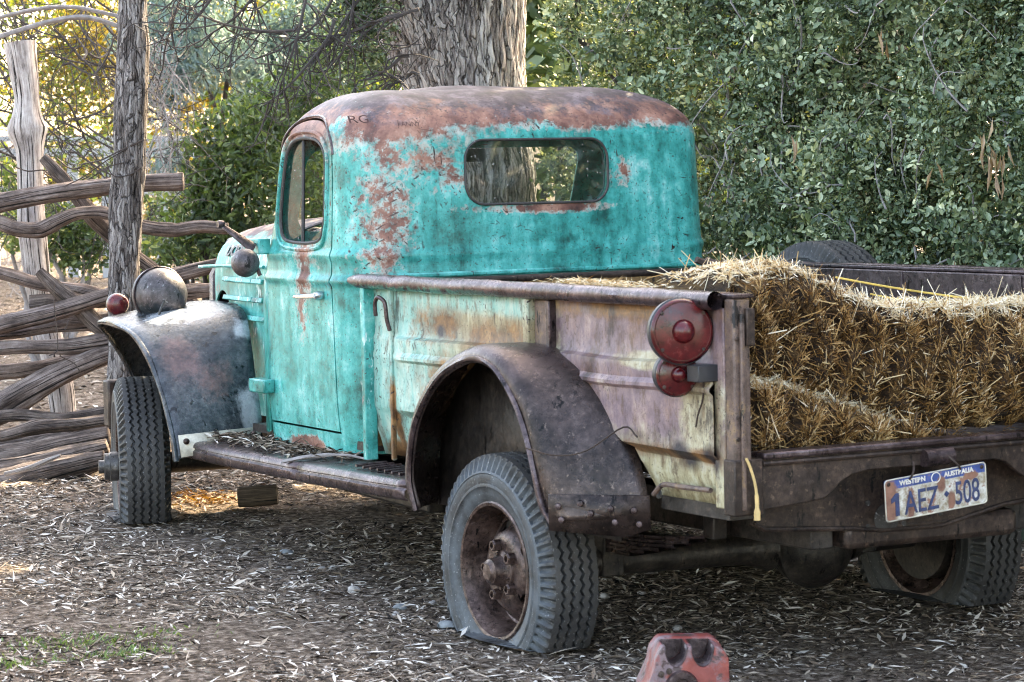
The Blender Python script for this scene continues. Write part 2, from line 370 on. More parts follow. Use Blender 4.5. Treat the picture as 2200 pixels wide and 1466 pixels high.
def _rf(m, c, nz):
    k = m.mr(m.noise(3, 5, .6), .42, .60); c = m.mix(m.math('MULTIPLY', k, .7), c, m.ramp(nz, [(.35, (.07, .05, .048)), (.55, (.15, .108, .10)), (.7, (.27, .20, .18))]))
    x, y, z = m.sep(); top = m.mr(m.math('ADD', z, m.mr(nz, .3, .7, -.05, .05)), .93, 1.0)
    return m.mix(m.math('MULTIPLY', top, .5), c, (.17, .12, .115))
M['rfender'] = mk_rust('brown_rusted_fender', [(.28, (.012, .009, .008)), (.46, (.042, .030, .027)), (.62, (.105, .075, .066)), (.78, (.28, .21, .18))], (.18, .42), .6, extra=_rf, speck=((.34, .25, .20), .6))
def _ff(m, c, nz):
    n2 = m.noise(7, 9, .72, m.map((1, 1, .5)))
    pink = m.mx(m.blob((-.86, 2.66, .82), (.12, .16, .13), nz, 1.2, 0., .5), m.blob((-.75, 2.62, .74), (.1, .14, .14), nz, 1.3, 0., .5))
    c = m.mix(m.math('MULTIPLY', pink, .8), c, m.ramp(nz, [(.35, (.05, .028, .027)), (.6, (.16, .085, .078))]))
    chalk = m.mx(m.blob((-.78, 2.88, 1.03), (.16, .18, .06), n2, 1.3, 0., .3), m.blob((-.62, 2.45, .66), (.09, .1, .17), n2, 1.7, .05, .5), m.blob((-.58, 2.58, .98), (.05, .12, .09), n2, 1.4, .05, .5))
    return m.mix(m.math('MULTIPLY', chalk, .75), c, (.42, .45, .48))
M['ffender'] = mk_rust('blue_black_worn_fender', [(.28, (.006, .008, .011)), (.45, (.024, .030, .037)), (.6, (.075, .083, .092)), (.76, (.16, .17, .18))], (.16, .36), .12, extra=_ff, speck=((.30, .31, .32), .12))
M['headlight'] = mk_rust('worn_black_enamel', [(.3, (.02, .018, .02)), (.48, (.06, .05, .053)), (.62, (.12, .10, .105)), (.76, (.2, .17, .17))], (.35, .55), .2, extra=lambda m, c, nz: m.mix(m.mr(m.math('ADD', m.sep()[2], m.mr(nz, .3, .7, -.06, .06)), 1.06, 1.03), c, (.015, .02, .022)), speck=((.4, .4, .4), .5))
M['ochre'] = mk_rust('ochre_rusted_panel', [(.3, (.05, .028, .015)), (.45, (.17, .09, .035)), (.58, (.33, .19, .07)), (.72, (.40, .30, .15))], (.45, .7), 0., scale=6)
M['frame'] = mk_rust('black_greasy_steel', [(.28, (.010, .009, .009)), (.48, (.042, .036, .033)), (.65, (.105, .088, .076)), (.8, (.24, .195, .16))], (.25, .55), .3, speck=((.2, .15, .11), .5))
M['wheel'] = mk_rust('rusted_wheel_steel', [(.28, (.018, .012, .010)), (.45, (.085, .055, .047)), (.6, (.23, .155, .135)), (.76, (.52, .40, .35))], (.18, .42), .6)
M['hub'] = mk_rust('grey_hub_metal', [(.3, (.08, .075, .07)), (.5, (.22, .21, .2)), (.7, (.4, .38, .36))], (.25, .5), .7)
def mk_teal2():
    m = Mat('turquoise_hood_paint'); pc, pf = paint_layers(m); nz = m.noise(8, 9, .7); x, y, z = m.sep()
    top = m.mr(m.math('ADD', z, m.mr(nz, .3, .7, -.03, .03)), 1.30, 1.33)
    c = m.mix(m.mx(top, m.mr(nz, .60, .66)), pc, m.ramp(nz, [(.35, (.06, .045, .05)), (.55, (.16, .12, .125)), (.7, (.28, .22, .22))]))
    c = m.mix(m.math('MULTIPLY', m.mr(m.noise(22, 6, .7, m.map((1, 1, .4))), .58, .64), m.math('SUBTRACT', 1., top)), c, (.55, .68, .66))
    c = m.mix(scratches(m, 2.), c, (.03, .02, .02))
    m.bsdf(color=c, rough=m.mr(top, 0, 1, .36, .8), normal=m.bump(m.noise(50, 6, .7), .3, .004), spec=m.mr(top, 0, 1, .5, .2)); return m.m
M['teal'] = mk_teal2()
def mk_rubber(name, dust, col_d, tread=(.05, .045, .042)):
    m = Mat(name); nz = m.noise(9, 9, .75); x, y, z = m.sep(); r = m.math('SQRT', m.math('ADD', m.math('MULTIPLY', y, y), m.math('MULTIPLY', z, z)))
    ring = m.mx(m.mr(m.math('ABSOLUTE', m.math('SUBTRACT', r, .345)), .03, .0), m.math('MULTIPLY', m.mr(m.math('ABSOLUTE', m.math('SUBTRACT', r, .265)), .02, .0), .6))
    f = m.math('MULTIPLY', m.mr(m.math('ADD', nz, m.math('MULTIPLY', ring, .16)), .40, .66, .05, 1.), dust)
    fine = m.mr(m.noise(90, 5, .7), .40, .7)
    c = m.mix(f, m.ramp(fine, [(.0, (.008, .008, .009)), (1., (.034, .034, .035))]), col_d)
    tr = m.math('MULTIPLY', m.mr(r, .374, .392), m.mr(nz, .35, .62, .15, .9)); c = m.mix(tr, c, tread)
    c = m.mix(m.math('MULTIPLY', m.mr(m.noise(160, 3, .5), .66, .72), .7), c, (.42, .42, .42))
    crack = m.mr(m.noise(26, 4, .6, m.map((1, 1, 1))), .49, .5, 0, 1)
    m.bsdf(color=c, rough=m.mr(nz, .3, .7, .45, .75), normal=m.bump(m.noise(120, 5, .6), .3, .003)); return m.m
M['rubber'] = mk_rubber('black_rubber', .55, (.075, .075, .075)); M['rubber_dusty'] = mk_rubber('dusty_blue_grey_rubber', .95, (.085, .098, .11), (.042, .033, .027))
M['blackrub'] = mk_rubber('black_seal', .2, (.03, .03, .03))
def mk_glass(name='dusty_window_glass', add_=.50, ior=1.6):
    m = Mat(name)
    tr = m.n('BsdfTransparent', {'Color': (.86, .90, .88)}); gl = m.n('BsdfGlossy', {'Color': (.95, .95, .95), 'Roughness': .03})
    gl_n = m.bump(m.noise(2.2, 2, .4), .08, .05); m.t.links.new(gl_n, gl.inputs['Normal'])
    df = m.n('BsdfDiffuse', {'Color': (.45, .46, .44)})
    fc = m.n('LayerWeight', {'Blend': .5}).outputs['Facing']; a = m.n('MixShader', {0: m.math('ADD', m.math('MULTIPLY', m.math('POWER', fc, 5.), .8), add_+.04), 1: tr.outputs[0], 2: gl.outputs[0]})
    d = m.math('ADD', m.mr(m.noise(5, 6, .7), .4, .75, .0, .06), m.math('MULTIPLY', m.mr(m.noise(70, 3, .5), .66, .72), .5))
    b = m.n('MixShader', {0: d, 1: a.outputs[0], 2: df.outputs[0]}); return m.done(b.outputs[0])
M['glass'] = mk_glass(); M['glass_side'] = mk_glass('clear_side_glass', .0, 1.35)
def mk_lens():
    m = Mat('red_lamp_lens'); nz = m.noise(14, 6, .7)
    c = m.ramp(m.math('ADD', m.math('MULTIPLY', nz, .6), m.math('MULTIPLY', m.noise(60, 6, .75), .4)), [(.36, (.018, .002, .003)), (.5, (.075, .004, .007)), (.62, (.14, .014, .015))])
    m.bsdf(color=c, rough=m.mr(nz, .3, .7, .12, .36), coat=.0, normal=m.bump(m.noise(40, 4, .6), .12, .003)); return m.m
M['lens'] = mk_lens()
def simple(name, c, rough=.6, metal=0., var=.35, scale=12, bs=.3):
    m = Mat(name); nz = m.noise(scale, 7, .7); lo = tuple(v*(1-var) for v in c); hi = tuple(min(1, v*(1+var)) for v in c)
    m.bsdf(color=m.ramp(nz, [(.3, lo), (.7, hi)]), rough=rough, metal=metal, normal=m.bump(m.noise(scale*6, 5, .7), bs, .004)); return m.m
M['chrome'] = simple('tarnished_chrome', (.55, .55, .57), .18, .9, .3)
M['seat'] = simple('faded_seat_vinyl', (.13, .11, .09), .6)
M['dash'] = simple('green_dash_paint', (.04, .25, .21), .45)
M['lampgrey'] = simple('grey_lamp_body', (.035, .037, .042), .4, .4)
M['cream_trim'] = simple('cream_worn_trim', (.48, .44, .36), .5, 0, .5)
M['wire'] = simple('rusty_wire', (.05, .035, .03), .5, .5)
M['twine'] = simple('yellow_baling_twine', (.62, .42, .10), .8)
M['rope'] = simple('frayed_straw_rope', (.55, .38, .17), .9)
M['white'] = simple('white_fence_paint', (.42, .43, .46), .6, 0, .08)
M['stone'] = simple('pale_stone', (.34, .31, .29), .8, 0, .5, 20)
M['stoneblue'] = simple('blue_grey_stone', (.20, .215, .225), .8, 0, .5, 20)
def mk_wood(name, stops, rings=True, bs=.8, sc=1.5):
    m = Mat(name); co = m.n('TexCoord').outputs['UV']
    g = m.noise(1., 8, .7, m.map((14*sc, 3.0*sc, 1), vec=co), dist=.6); g2 = m.noise(1., 7, .7, m.map((46*sc, 6*sc, 1), vec=co), dist=.8); big = m.noise(9, 8, .7)
    f = m.math('ADD', m.math('MULTIPLY', g, .45), m.math('ADD', m.math('MULTIPLY', g2, .3), m.math('MULTIPLY', big, .25)))
    c = m.ramp(f, stops); crack = m.mr(m.noise(1., 3, .5, m.map((24*sc, 1.4*sc, 1), vec=co), dist=.5), .36, .42)
    c = m.mix(crack, (.012, .010, .009), c)
    h = m.math('ADD', f, m.math('MULTIPLY', crack, .6))
    m.bsdf(color=c, rough=.8, normal=m.bump(h, bs, .012), spec=.25); return m.m
M['wood_dark'] = mk_wood('weathered_dark_bark', [(.40, (.02, .016, .015)), (.46, (.075, .06, .055)), (.52, (.17, .14, .13)), (.60, (.36, .31, .29))], sc=1.2)
M['wood_pale'] = mk_wood('weathered_pale_timber', [(.40, (.11, .09, .085)), (.46, (.26, .22, .205)), (.52, (.42, .37, .35)), (.60, (.60, .56, .53))], bs=.5)
M['wood_rail'] = mk_wood('grey_brown_rail_wood', [(.40, (.028, .020, .018)), (.46, (.085, .062, .055)), (.52, (.165, .125, .112)), (.60, (.33, .27, .25))], bs=.5)
M['wood_log'] = mk_wood('rough_brown_log_bark', [(.40, (.018, .013, .011)), (.46, (.058, .042, .036)), (.52, (.12, .09, .078)), (.60, (.27, .215, .19))], bs=.9)
M['stump'] = mk_wood('sawn_block_timber', [(.36, (.03, .02, .014)), (.5, (.10, .07, .048)), (.66, (.26, .19, .135))], bs=.4)
def mk_bark(name='fibrous_grey_bark', stops=None, sx=1.):
    m = Mat(name); wob = m.noise(5, 4, .6); at = m.n('Attribute', attribute_name='tint').outputs['Fac']
    v0 = m.n('VectorMath', {0: m.map((1, 1, .11)), 1: m.n('CombineXYZ', {0: m.mr(wob, 0, 1, -.06, .06), 1: m.mr(wob, 0, 1, .05, -.05), 2: 0.}).outputs[0]}, operation='ADD').outputs[0]
    plates = m.n('TexVoronoi', {'Vector': v0, 'Scale': 36*sx}, feature='DISTANCE_TO_EDGE').outputs['Distance']; crack = m.mr(plates, .0, .07)
    cellc = m.n('TexVoronoi', {'Vector': v0, 'Scale': 36*sx}).outputs['Color']; cell = m.n('SeparateColor', {0: cellc}).outputs[0]
    fib = m.noise(80*sx, 9, .78, m.map((1, 1, .09)), dist=.4); gr = m.noise(120, 6, .75)
    f = m.math('ADD', m.math('MULTIPLY', at, .22), m.math('ADD', m.math('MULTIPLY', fib, .48), m.math('ADD', m.math('MULTIPLY', cell, .14), m.math('MULTIPLY', gr, .20))))
    c = m.ramp(f, stops or [(.34, (.02, .016, .015)), (.42, (.10, .082, .076)), (.49, (.25, .212, .20)), (.56, (.46, .41, .39)), (.64, (.72, .67, .65))])
    c = m.mix(m.mr(crack, 0, 1, .8, 0.), c, (.008, .006, .006))
    m.bsdf(color=c, rough=.9, spec=.15, normal=m.bump(m.math('ADD', m.math('MULTIPLY', crack, .8), fib), 1., .02)); return m.m
M['bark'] = mk_bark(); M['bark_post'] = mk_bark('furrowed_post_bark', [(.34, (.010, .009, .008)), (.42, (.055, .046, .043)), (.49, (.145, .124, .117)), (.56, (.28, .248, .235)), (.64, (.50, .46, .44))], 1.5)
M['twig'] = simple('dark_twig_bark', (.045, .036, .034), .8); M['twig_grey'] = simple('dry_grey_twig', (.24, .215, .21), .8, 0, .5)
def mk_leaf(name, stops, trans=.35, rough=.45, tcol=None, gloss=.4):
    m = Mat(name); t = m.n('Attribute', attribute_name='tint').outputs['Fac']; c = m.ramp(t, stops)
    b = m.n('BsdfPrincipled', {'Base Color': c, 'Roughness': rough, 'Specular IOR Level': gloss})
    tc = m.mix(1., c, tcol or (1.6, 1.5, .5), 'MULTIPLY')
    tr = m.n('BsdfTranslucent', {'Color': tc}); s = m.n('MixShader', {0: trans, 1: b.outputs[0], 2: tr.outputs[0]}); return m.done(s.outputs[0])
M['leaf_hedge'] = mk_leaf('small_grey_green_leaves', [(0, (.016, .030, .016)), (.25, (.065, .105, .056)), (.5, (.165, .225, .13)), (.75, (.33, .40, .26)), (1, (.64, .66, .42))], .14, .36, gloss=.5)
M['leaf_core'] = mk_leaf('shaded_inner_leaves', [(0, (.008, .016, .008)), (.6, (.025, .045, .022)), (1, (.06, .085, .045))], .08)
M['leaf_tree'] = mk_leaf('olive_tree_leaves', [(0, (.03, .05, .018)), (.5, (.08, .12, .035)), (1, (.17, .20, .05))], .45)
M['leaf_yellow'] = mk_leaf('sunlit_yellow_leaves', [(0, (.05, .045, .010)), (.45, (.22, .18, .04)), (1, (.55, .46, .15))], .45, tcol=(1.5, 1.3, .5))
M['leaf_blue'] = mk_leaf('blue_grey_gum_leaves', [(0, (.03, .05, .05)), (.45, (.13, .20, .20)), (1, (.42, .52, .52))], .3, tcol=(1.1, 1.25, 1.0))
M['leaf_bush'] = mk_leaf('glossy_green_bush_leaves', [(0, (.022, .042, .018)), (.45, (.085, .14, .058)), (.8, (.22, .28, .12)), (1, (.56, .53, .22))], .35, .35, gloss=.6)
M['litter'] = mk_leaf('dry_fallen_leaves', [(0, (.008, .006, .005)), (.25, (.06, .043, .033)), (.5, (.23, .165, .12)), (.75, (.46, .375, .30)), (1, (.74, .68, .62))], .04, .7, (1, 1, 1), .2)
M['straw'] = mk_leaf('straw_stalks', [(0, (.02, .010, .004)), (.22, (.15, .072, .022)), (.45, (.40, .225, .085)), (.7, (.66, .47, .24)), (1, (.90, .82, .66))], .12, .55, (1.2, 1, .7), .3)
M['grass'] = mk_leaf('short_green_grass', [(0, (.05, .10, .03)), (1, (.22, .30, .12))], .3)
M['pod'] = mk_leaf('dry_brown_seed_pods', [(0, (.24, .14, .08)), (1, (.48, .34, .22))], .2)
def mk_baleb():
    m = Mat('packed_straw_core'); f = m.noise(30, 8, .75, m.map((1, .3, 1)))
    m.bsdf(color=m.ramp(f, [(.36, (.006, .003, .002)), (.50, (.045, .022, .009)), (.64, (.20, .11, .04))]), rough=.9, normal=m.bump(f, 1., .02)); return m.m
M['core'] = mk_baleb()
def mk_soil():
    m = Mat('leaf_strewn_soil'); f = m.noise(26, 10, .78); g = m.noise(1.1, 5, .6)
    c = m.ramp(f, [(.38, (.014, .010, .008)), (.45, (.085, .062, .047)), (.52, (.22, .168, .132)), (.61, (.46, .385, .325))])
    c = m.mix(m.mr(g, .35, .65, 0, .35), c, (.10, .072, .056))
    m.bsdf(color=c, rough=.95, spec=.1, normal=m.bump(f, .9, .03)); return m.m
M['soil'] = mk_soil()
def mk_red():
    m = Mat('faded_red_casting_paint'); nz = m.noise(9, 9, .7)
    c = m.ramp(m.noise(6, 4, .6), [(.35, (.19, .030, .024)), (.6, (.32, .07, .052))]); c = m.mix(m.mr(nz, .47, .56), c, (.19, .13, .14)); c = m.mix(m.mr(m.noise(17, 7, .7), .55, .61), c, (.06, .03, .028))
    m.bsdf(color=c, rough=.5, normal=m.bump(m.noise(60, 6, .7), .5, .004)); return m.m
M['red'] = mk_red()
def mk_plate():
    m = Mat('rusted_number_plate'); x, y, z = m.sep(); nz = m.noise(16, 8, .7)
    c = m.ramp(m.noise(30, 5, .7), [(.38, (.26, .20, .13)), (.5, (.46, .42, .35)), (.62, (.66, .64, .60))])
    c = m.mix(m.mr(z, .034, .0345), c, m.ramp(nz, [(.35, (.025, .04, .13)), (.6, (.06, .12, .36))]))
    ru = m.mx(m.blob((-.165, 0, -.01), (.035, 1, .08), nz, 1.4, 0., .3), m.blob((-.095, 0, -.03), (.02, 1, .08), nz, 1.4, 0., .3), m.blob((.055, 0, -.035), (.016, 1, .035), nz, .8, 0., .3), m.blob((.02, 0, .02), (.02, 1, .03), nz, 1.1, 0., .3), m.blob((.13, 0, .03), (.03, 1, .014), nz, 1., 0., .3), m.mr(nz, .54, .60))
    c = m.mix(ru, c, m.ramp(nz, [(.35, (.12, .05, .04)), (.65, (.32, .16, .11))]))
    m.bsdf(color=c, rough=.42, normal=m.bump(m.noise(40, 6, .7), .3, .003)); return m.m
M['plate'] = mk_plate()
M['ink'] = simple('dark_blue_lettering', (.035, .05, .12), .5, 0, .5, 40); M['ink_pale'] = simple('pale_lettering', (.70, .66, .60), .5, 0, .3, 40)
M['pitted'] = simple('pitted_dark_lettering', (.12, .12, .12), .5, .2, .5)
M['graffiti'] = simple('dark_scratched_marks', (.12, .058, .05), .7)
M['burnt'] = simple('charred_straw', (.02, .02, .022), .9)
M['sun_patch'] = mk_leaf('sunlit_orange_needles', [(0, (.05, .02, .008)), (.5, (.22, .10, .03)), (1, (.55, .33, .14))], .1, .6)  # orange colour carries the sunlight of a small sun patch
# ------------------------------------------------------------------ ground
def ground_h(x, y):
    P = np.stack([x, y, 0*x], 1); h = .018*npnoise(P, 2.1)+.010*npnoise(P, 5.3)+.05*npnoise(P, .35)
    near = np.clip(1-np.hypot((x+.3)/2.6, (y-1)/4.5), 0, 1); return h*(1-.8*np.minimum(1, near*2))+.036
def axis(c):
    t = np.linspace(-1, 1, 261); return c+9*t+500*np.sign(t)*np.abs(t)**7
gx, gy = np.meshgrid(axis(0.), axis(4.), indexing='ij'); X, Y = gx.ravel(), gy.ravel()
far = np.clip(1-(np.hypot(X, Y-4)-25)/40, 0, 1); Z = ground_h(X, Y)*far
n_ = 261; i_ = np.arange(n_*n_).reshape(n_, n_)
F = np.stack([i_[:-1, :-1], i_[1:, :-1], i_[1:, 1:], i_[:-1, 1:]], -1).reshape(-1, 4)
tag(add('ground', fastmesh('ground', np.stack([X, Y, Z], 1), F), M['soil']), kind='structure')

# fallen leaves, bark chips and needles on the ground
_f2 = np.array([math.sin(YAW), math.cos(YAW)]); _r2 = np.array([math.cos(YAW), -math.sin(YAW)])
def scatter(n, d0, d1, spread=.27, power=1.):
    t = rng.random(n); d = (d0**power+(d1**power-d0**power)*t)**(1/power); s = (rng.random(n)*2-1)*spread*d
    q = CAM[:2]+d[:, None]*_f2+s[:, None]*_r2; return q[:, 0], q[:, 1]
def litter(n, d0, d1, L, W, power=1., tint=None, tilt=.35, lift=.012, curl=.12):
    x, y = scatter(n, d0, d1, power=power); q_ = np.stack([x, y, 0*x], 1); k_ = npnoise(q_, 2.6)+.6*npnoise(q_, 7.)+rng.normal(0, .45, n) > -.25; x, y = x[k_], y[k_]; n = len(x); z = ground_h(x, y)+rng.random(n)**2*lift
    th = rng.random(n)*6.283; D = np.stack([np.cos(th), np.sin(th), rng.normal(0, tilt*.6, n)], 1)
    N = np.stack([rng.normal(0, tilt, n), rng.normal(0, tilt, n), np.ones(n)], 1); l = rng.uniform(*L, n)
    V, F = leaves(np.stack([x, y, z], 1), D, N, l, l*rng.uniform(*W, n), rng.uniform(-.3*curl, curl, n))
    t = np.clip(rng.beta(.95, .85, n) if tint is None else tint(n), 0, 1)
    return V, F, np.repeat(t, 4)
parts = [litter(64000, 6.2, 13, (.015, .075), (.10, .24), 1.3, curl=.07, tint=lambda n: rng.beta(.85, .85, n)), litter(14000, 6.2, 13, (.03, .13), (.03, .06), 1.3, tilt=.2, lift=.014, curl=.04, tint=lambda n: rng.beta(1., 1.3, n)), litter(24000, 12, 30, (.03, .12), (.10, .3), 1.),
         litter(130000, 6.2, 14, (.006, .024), (.15, .6), 1.2, tilt=.6, lift=.006), litter(20000, 13, 34, (.02, .05), (.3, .7), 1., tilt=.6)]
def join(parts):
    V, F, T, b = [], [], [], 0
    for v, f, t in parts: V.append(v); F.append(f+b); T.append(t); b += len(v)
    return np.concatenate(V), np.concatenate(F), np.concatenate(T)
V, F, T = join(parts)
tag(add('leaf_litter', fastmesh('leaf_litter', V, F, T), M['litter'], ang=0), 'dry fallen gum leaves and bark chips covering the ground', 'leaf litter', kind='stuff')

# ------------------------------------------------------------------ timber
def log_mesh(name, path, rad, n=20, ku=1., ku_v=1., amp=.06, cut0=True, cut1=True, seed=0., knots=(), tint=None, ridge=0., rf_=8.):
    path = [Vector(p) for p in path]; m = len(path); rr = list(rad) if hasattr(rad, '__len__') else [rad]*m
    V = np.zeros((m, n, 3)); T = np.zeros((m, n)); prevn = None; ln = 0.; vl = []
    view = Vector(_fw)
    for i, p in enumerate(path):
        t = (path[min(i+1, m-1)]-path[max(i-1, 0)]).normalized()
        nn = (view-t*view.dot(t)).normalized(); bn = t.cross(nn)      # the seam lies on the far side
        if i: ln += (p-path[i-1]).length
        vl.append(ln)
        for k in range(n):
            a = 2*math.pi*k/n; d = nn*math.cos(a)+bn*math.sin(a); q = rr[i]
            w = mnoise.noise(Vector((d.x*1.4, d.y*1.4, d.z*1.4))+t*(ln*3.1)+Vector((seed, seed*2, 0)))
            w2 = mnoise.noise(Vector((d.x*5, d.y*5, d.z*5))+t*(ln*9)+Vector((seed, 0, seed)))
            q *= 1+amp*w+amp*.4*w2
            if ridge:
                rg = mnoise.noise(Vector((math.cos(a)*rf_, math.sin(a)*rf_, ln*4.5+seed+1.2*mnoise.noise(Vector((math.cos(a)*2, math.sin(a)*2, ln*1.2)))))) ; rg2 = mnoise.noise(Vector((math.cos(a)*rf_*2.9, math.sin(a)*rf_*2.9, ln*15+seed)))
                g = 1-abs(rg)*2.2; q *= 1+ridge*(g*.6+rg2*.55); T[i, k] = min(1, max(0, .45+.3*g+.5*rg2))
            for kp, ka, kr, kh in knots:
                dd = math.hypot((ln-kp)/kr, ((a-ka+math.pi) % (2*math.pi)-math.pi)*rr[i]/kr); q += kh*math.exp(-dd*dd)
            V[i, k] = p+d*q
    Vf = V.reshape(-1, 3).tolist(); Fs = []; U = []
    for i in range(m-1):
        for k in range(n):
            k2 = (k+1) % n; Fs.append((i*n+k, i*n+k2, (i+1)*n+k2, (i+1)*n+k)); u0, u1 = ku*k/n, ku*(k+1)/n; v0, v1 = ku_v*vl[i], ku_v*vl[i+1]
            U += [(u0, v0), (u1, v0), (u1, v1), (u0, v1)]
    for e, row in ((cut0, 0), (cut1, m-1)):
        if e:
            c = len(Vf); Vf.append(tuple(np.mean(V[row], 0))); T = np.vstack([T, np.full((1, n), .5)]) if False else T
            for k in range(n):
                a, b = row*n+k, row*n+(k+1) % n; Fs.append((b, a, c) if row == 0 else (a, b, c)); U += [(ku*k/n, 0), (ku*(k+1)/n, 0), (ku*(k+.5)/n, .08)]
    me = bpy.data.meshes.new(name); me.from_pydata(Vf, [], Fs); uv = me.uv_layers.new(name='uv'); uv.data.foreach_set('uv', np.array(U, np.float32).ravel())
    tt = np.full(len(Vf), .5, np.float32); tt[:m*n] = T.ravel() if ridge else .5
    a = me.attributes.new('tint', 'FLOAT', 'POINT'); a.data.foreach_set('value', tt); me.update(); return me
def pxlog(name, pts, mat, parent, depth, seed=0., per=6, n=18, amp=.08, knots=(), taper_end=None, ang=60, ridge=0.):
    """pts: (u, v, width) measured in the photograph, at a distance (or distances)"""
    ds = depth if hasattr(depth, '__len__') else [depth]*len(pts)
    P = [pt(u, v, d) for (u, v, w), d in zip(pts, ds)]; rad = [w/2*d/FPX for (u, v, w), d in zip(pts, ds)]
    sp = smooth_path(P, per); rs = [float(np.interp(i/per, range(len(rad)), rad)) for i in range(len(sp))]
    o = add(name, log_mesh(name, sp, rs, n, amp=amp, seed=seed, knots=knots, ridge=ridge), mat, parent, ang=0 if ridge else ang)
    if ridge: o.data.polygons.foreach_set('use_smooth', np.ones(len(o.data.polygons), bool))
    return o

fb = gpt(265, 985)
fence = empty('log_fence', (fb.x, fb.y, 0), 'rustic fence of stacked crooked logs held between two upright posts with wire', 'fence')
fence['note'] = ''; del fence['note']
def fchild(o):
    o.parent = fence; o.matrix_parent_inverse = Matrix.Translation(-Vector(fence.location)); return o
DPOST = 13.5
fchild(tag(pxlog('post', [(284, -420, 66), (284, -160, 60), (285, 0, 60), (286, 110, 66), (282, 215, 70), (280, 330, 66), (270, 430, 72), (268, 560, 62), (266, 700, 64), (262, 850, 70), (258, 1000, 84)], M['bark_post'], None, DPOST, 1., n=84, amp=.14, per=26, ridge=.05), 'dark upright post with deeply furrowed bark'))
fchild(tag(pxlog('post', [(42, 92, 68), (50, 150, 60), (58, 210, 52), (58, 275, 68), (64, 330, 58), (66, 420, 56), (70, 500, 62), (82, 600, 56), (100, 700, 58), (124, 800, 56), (138, 900, 52), (146, 990, 56)], M['wood_pale'], None, 14.5, 2., n=28, amp=.12, per=6, knots=((.47, 1.7, .06, .03), (.47, 4.6, .05, .025))), 'pale barkless leaning post with a sawn top'))
DR = 14.02
rails = [
    ([(-260, 480, 34), (-90, 455, 36), (0, 437, 40), (100, 418, 40), (200, 404, 38), (300, 394, 36), (394, 391, 38)], 'rail', DR),
    ([(-160, 470, 34), (-60, 466, 34), (0, 478, 32), (40, 492, 32), (85, 494, 34), (125, 475, 30), (170, 458, 27), (230, 458, 26), (300, 485, 30), (370, 494, 28), (430, 487, 27), (490, 492, 24)], 'rail', DR+.04),
    ([(93, 338, 22), (130, 378, 32), (165, 420, 30), (200, 465, 38), (235, 500, 36), (290, 550, 34), (345, 592, 30), (420, 660, 30)], 'rail', 14.25),
    ([(84, 582, 20), (120, 618, 32), (165, 655, 36), (200, 690, 36), (235, 722, 34)], 'rail', 13.86),
    ([(66, 655, 36), (110, 650, 33), (170, 646, 30), (240, 645, 28)], 'rail', 14.0),
    ([(-180, 722, 34), (-60, 712, 38), (20, 692, 40), (100, 674, 38), (170, 655, 36), (235, 634, 32), (330, 606, 34), (400, 586, 32), (480, 566, 30)], 'rail', 13.82),
    ([(-60, 722, 30), (30, 712, 34), (110, 700, 36), (190, 694, 40), (235, 690, 34), (320, 668, 34)], 'rail', 14.05),
    ([(-140, 762, 32), (0, 747, 34), (80, 745, 30), (160, 742, 34), (240, 728, 36), (320, 700, 30)], 'rail', 13.85),
    ([(-180, 960, 60), (-80, 915, 60), (0, 876, 62), (70, 836, 58), (140, 800, 46), (240, 760, 42), (320, 742, 40)], 'rail', 13.84),
    ([(300, 640, 28), (360, 632, 32), (420, 626, 34), (480, 622, 30)], 'rail', 14.0),
    ([(-120, 560, 24), (0, 585, 28), (90, 612, 26), (170, 622, 24), (240, 640, 26), (330, 640, 24)], 'rail', 14.3),
    ([(-120, 800, 30), (0, 800, 34), (90, 790, 30), (180, 768, 28), (260, 752, 30)], 'rail', 14.15),
    ([(300, 700, 30), (360, 690, 34), (420, 676, 30), (490, 660, 30)], 'rail', 14.1),
    ([(285, 760, 42), (320, 790, 46), (370, 810, 44), (420, 822, 40)], 'rail', 14.2)]
for i, (pts, nm, d) in enumerate(rails):
    fchild(pxlog(nm, pts, M['wood_log'] if i in (2, 3, 4) else M['wood_rail'], None, d, 3.+i*1.7, amp=.30 if i in (2, 3) else .24, n=40, per=16, ridge=.012))
for i, (pts, r, d0) in enumerate([
    ([(34, 360), (60, 368), (92, 366), (104, 374), (122, 388)], 3, 14.2), ([(122, 340), (150, 362), (172, 360), (180, 352), (215, 345), (262, 322), (310, 300)], 3.4, 13.42), ([(140, 400), (180, 380), (230, 345), (300, 305)], 2.6, 13.42),
    ([(228, 384), (232, 360), (266, 350)], 2.8, 13.42), ([(230, 352), (238, 372), (252, 380), (280, 375), (305, 360)], 2.8, 13.42), ([(225, 420), (232, 445)], 2.4, 13.5),
    ([(116, 610), (116, 650), (120, 690), (124, 730), (122, 755), (105, 765)], 2.2, 13.6), ([(150, 685), (140, 710)], 2.2, 13.6), ([(128, 765), (160, 782), (172, 800)], 2.6, 13.6)]):
    fchild(MB().tube(smooth_path([pt(u, v, d0) for u, v in pts], 5), r/2*d0/FPX, 6).build('wire', M['wire'], None))
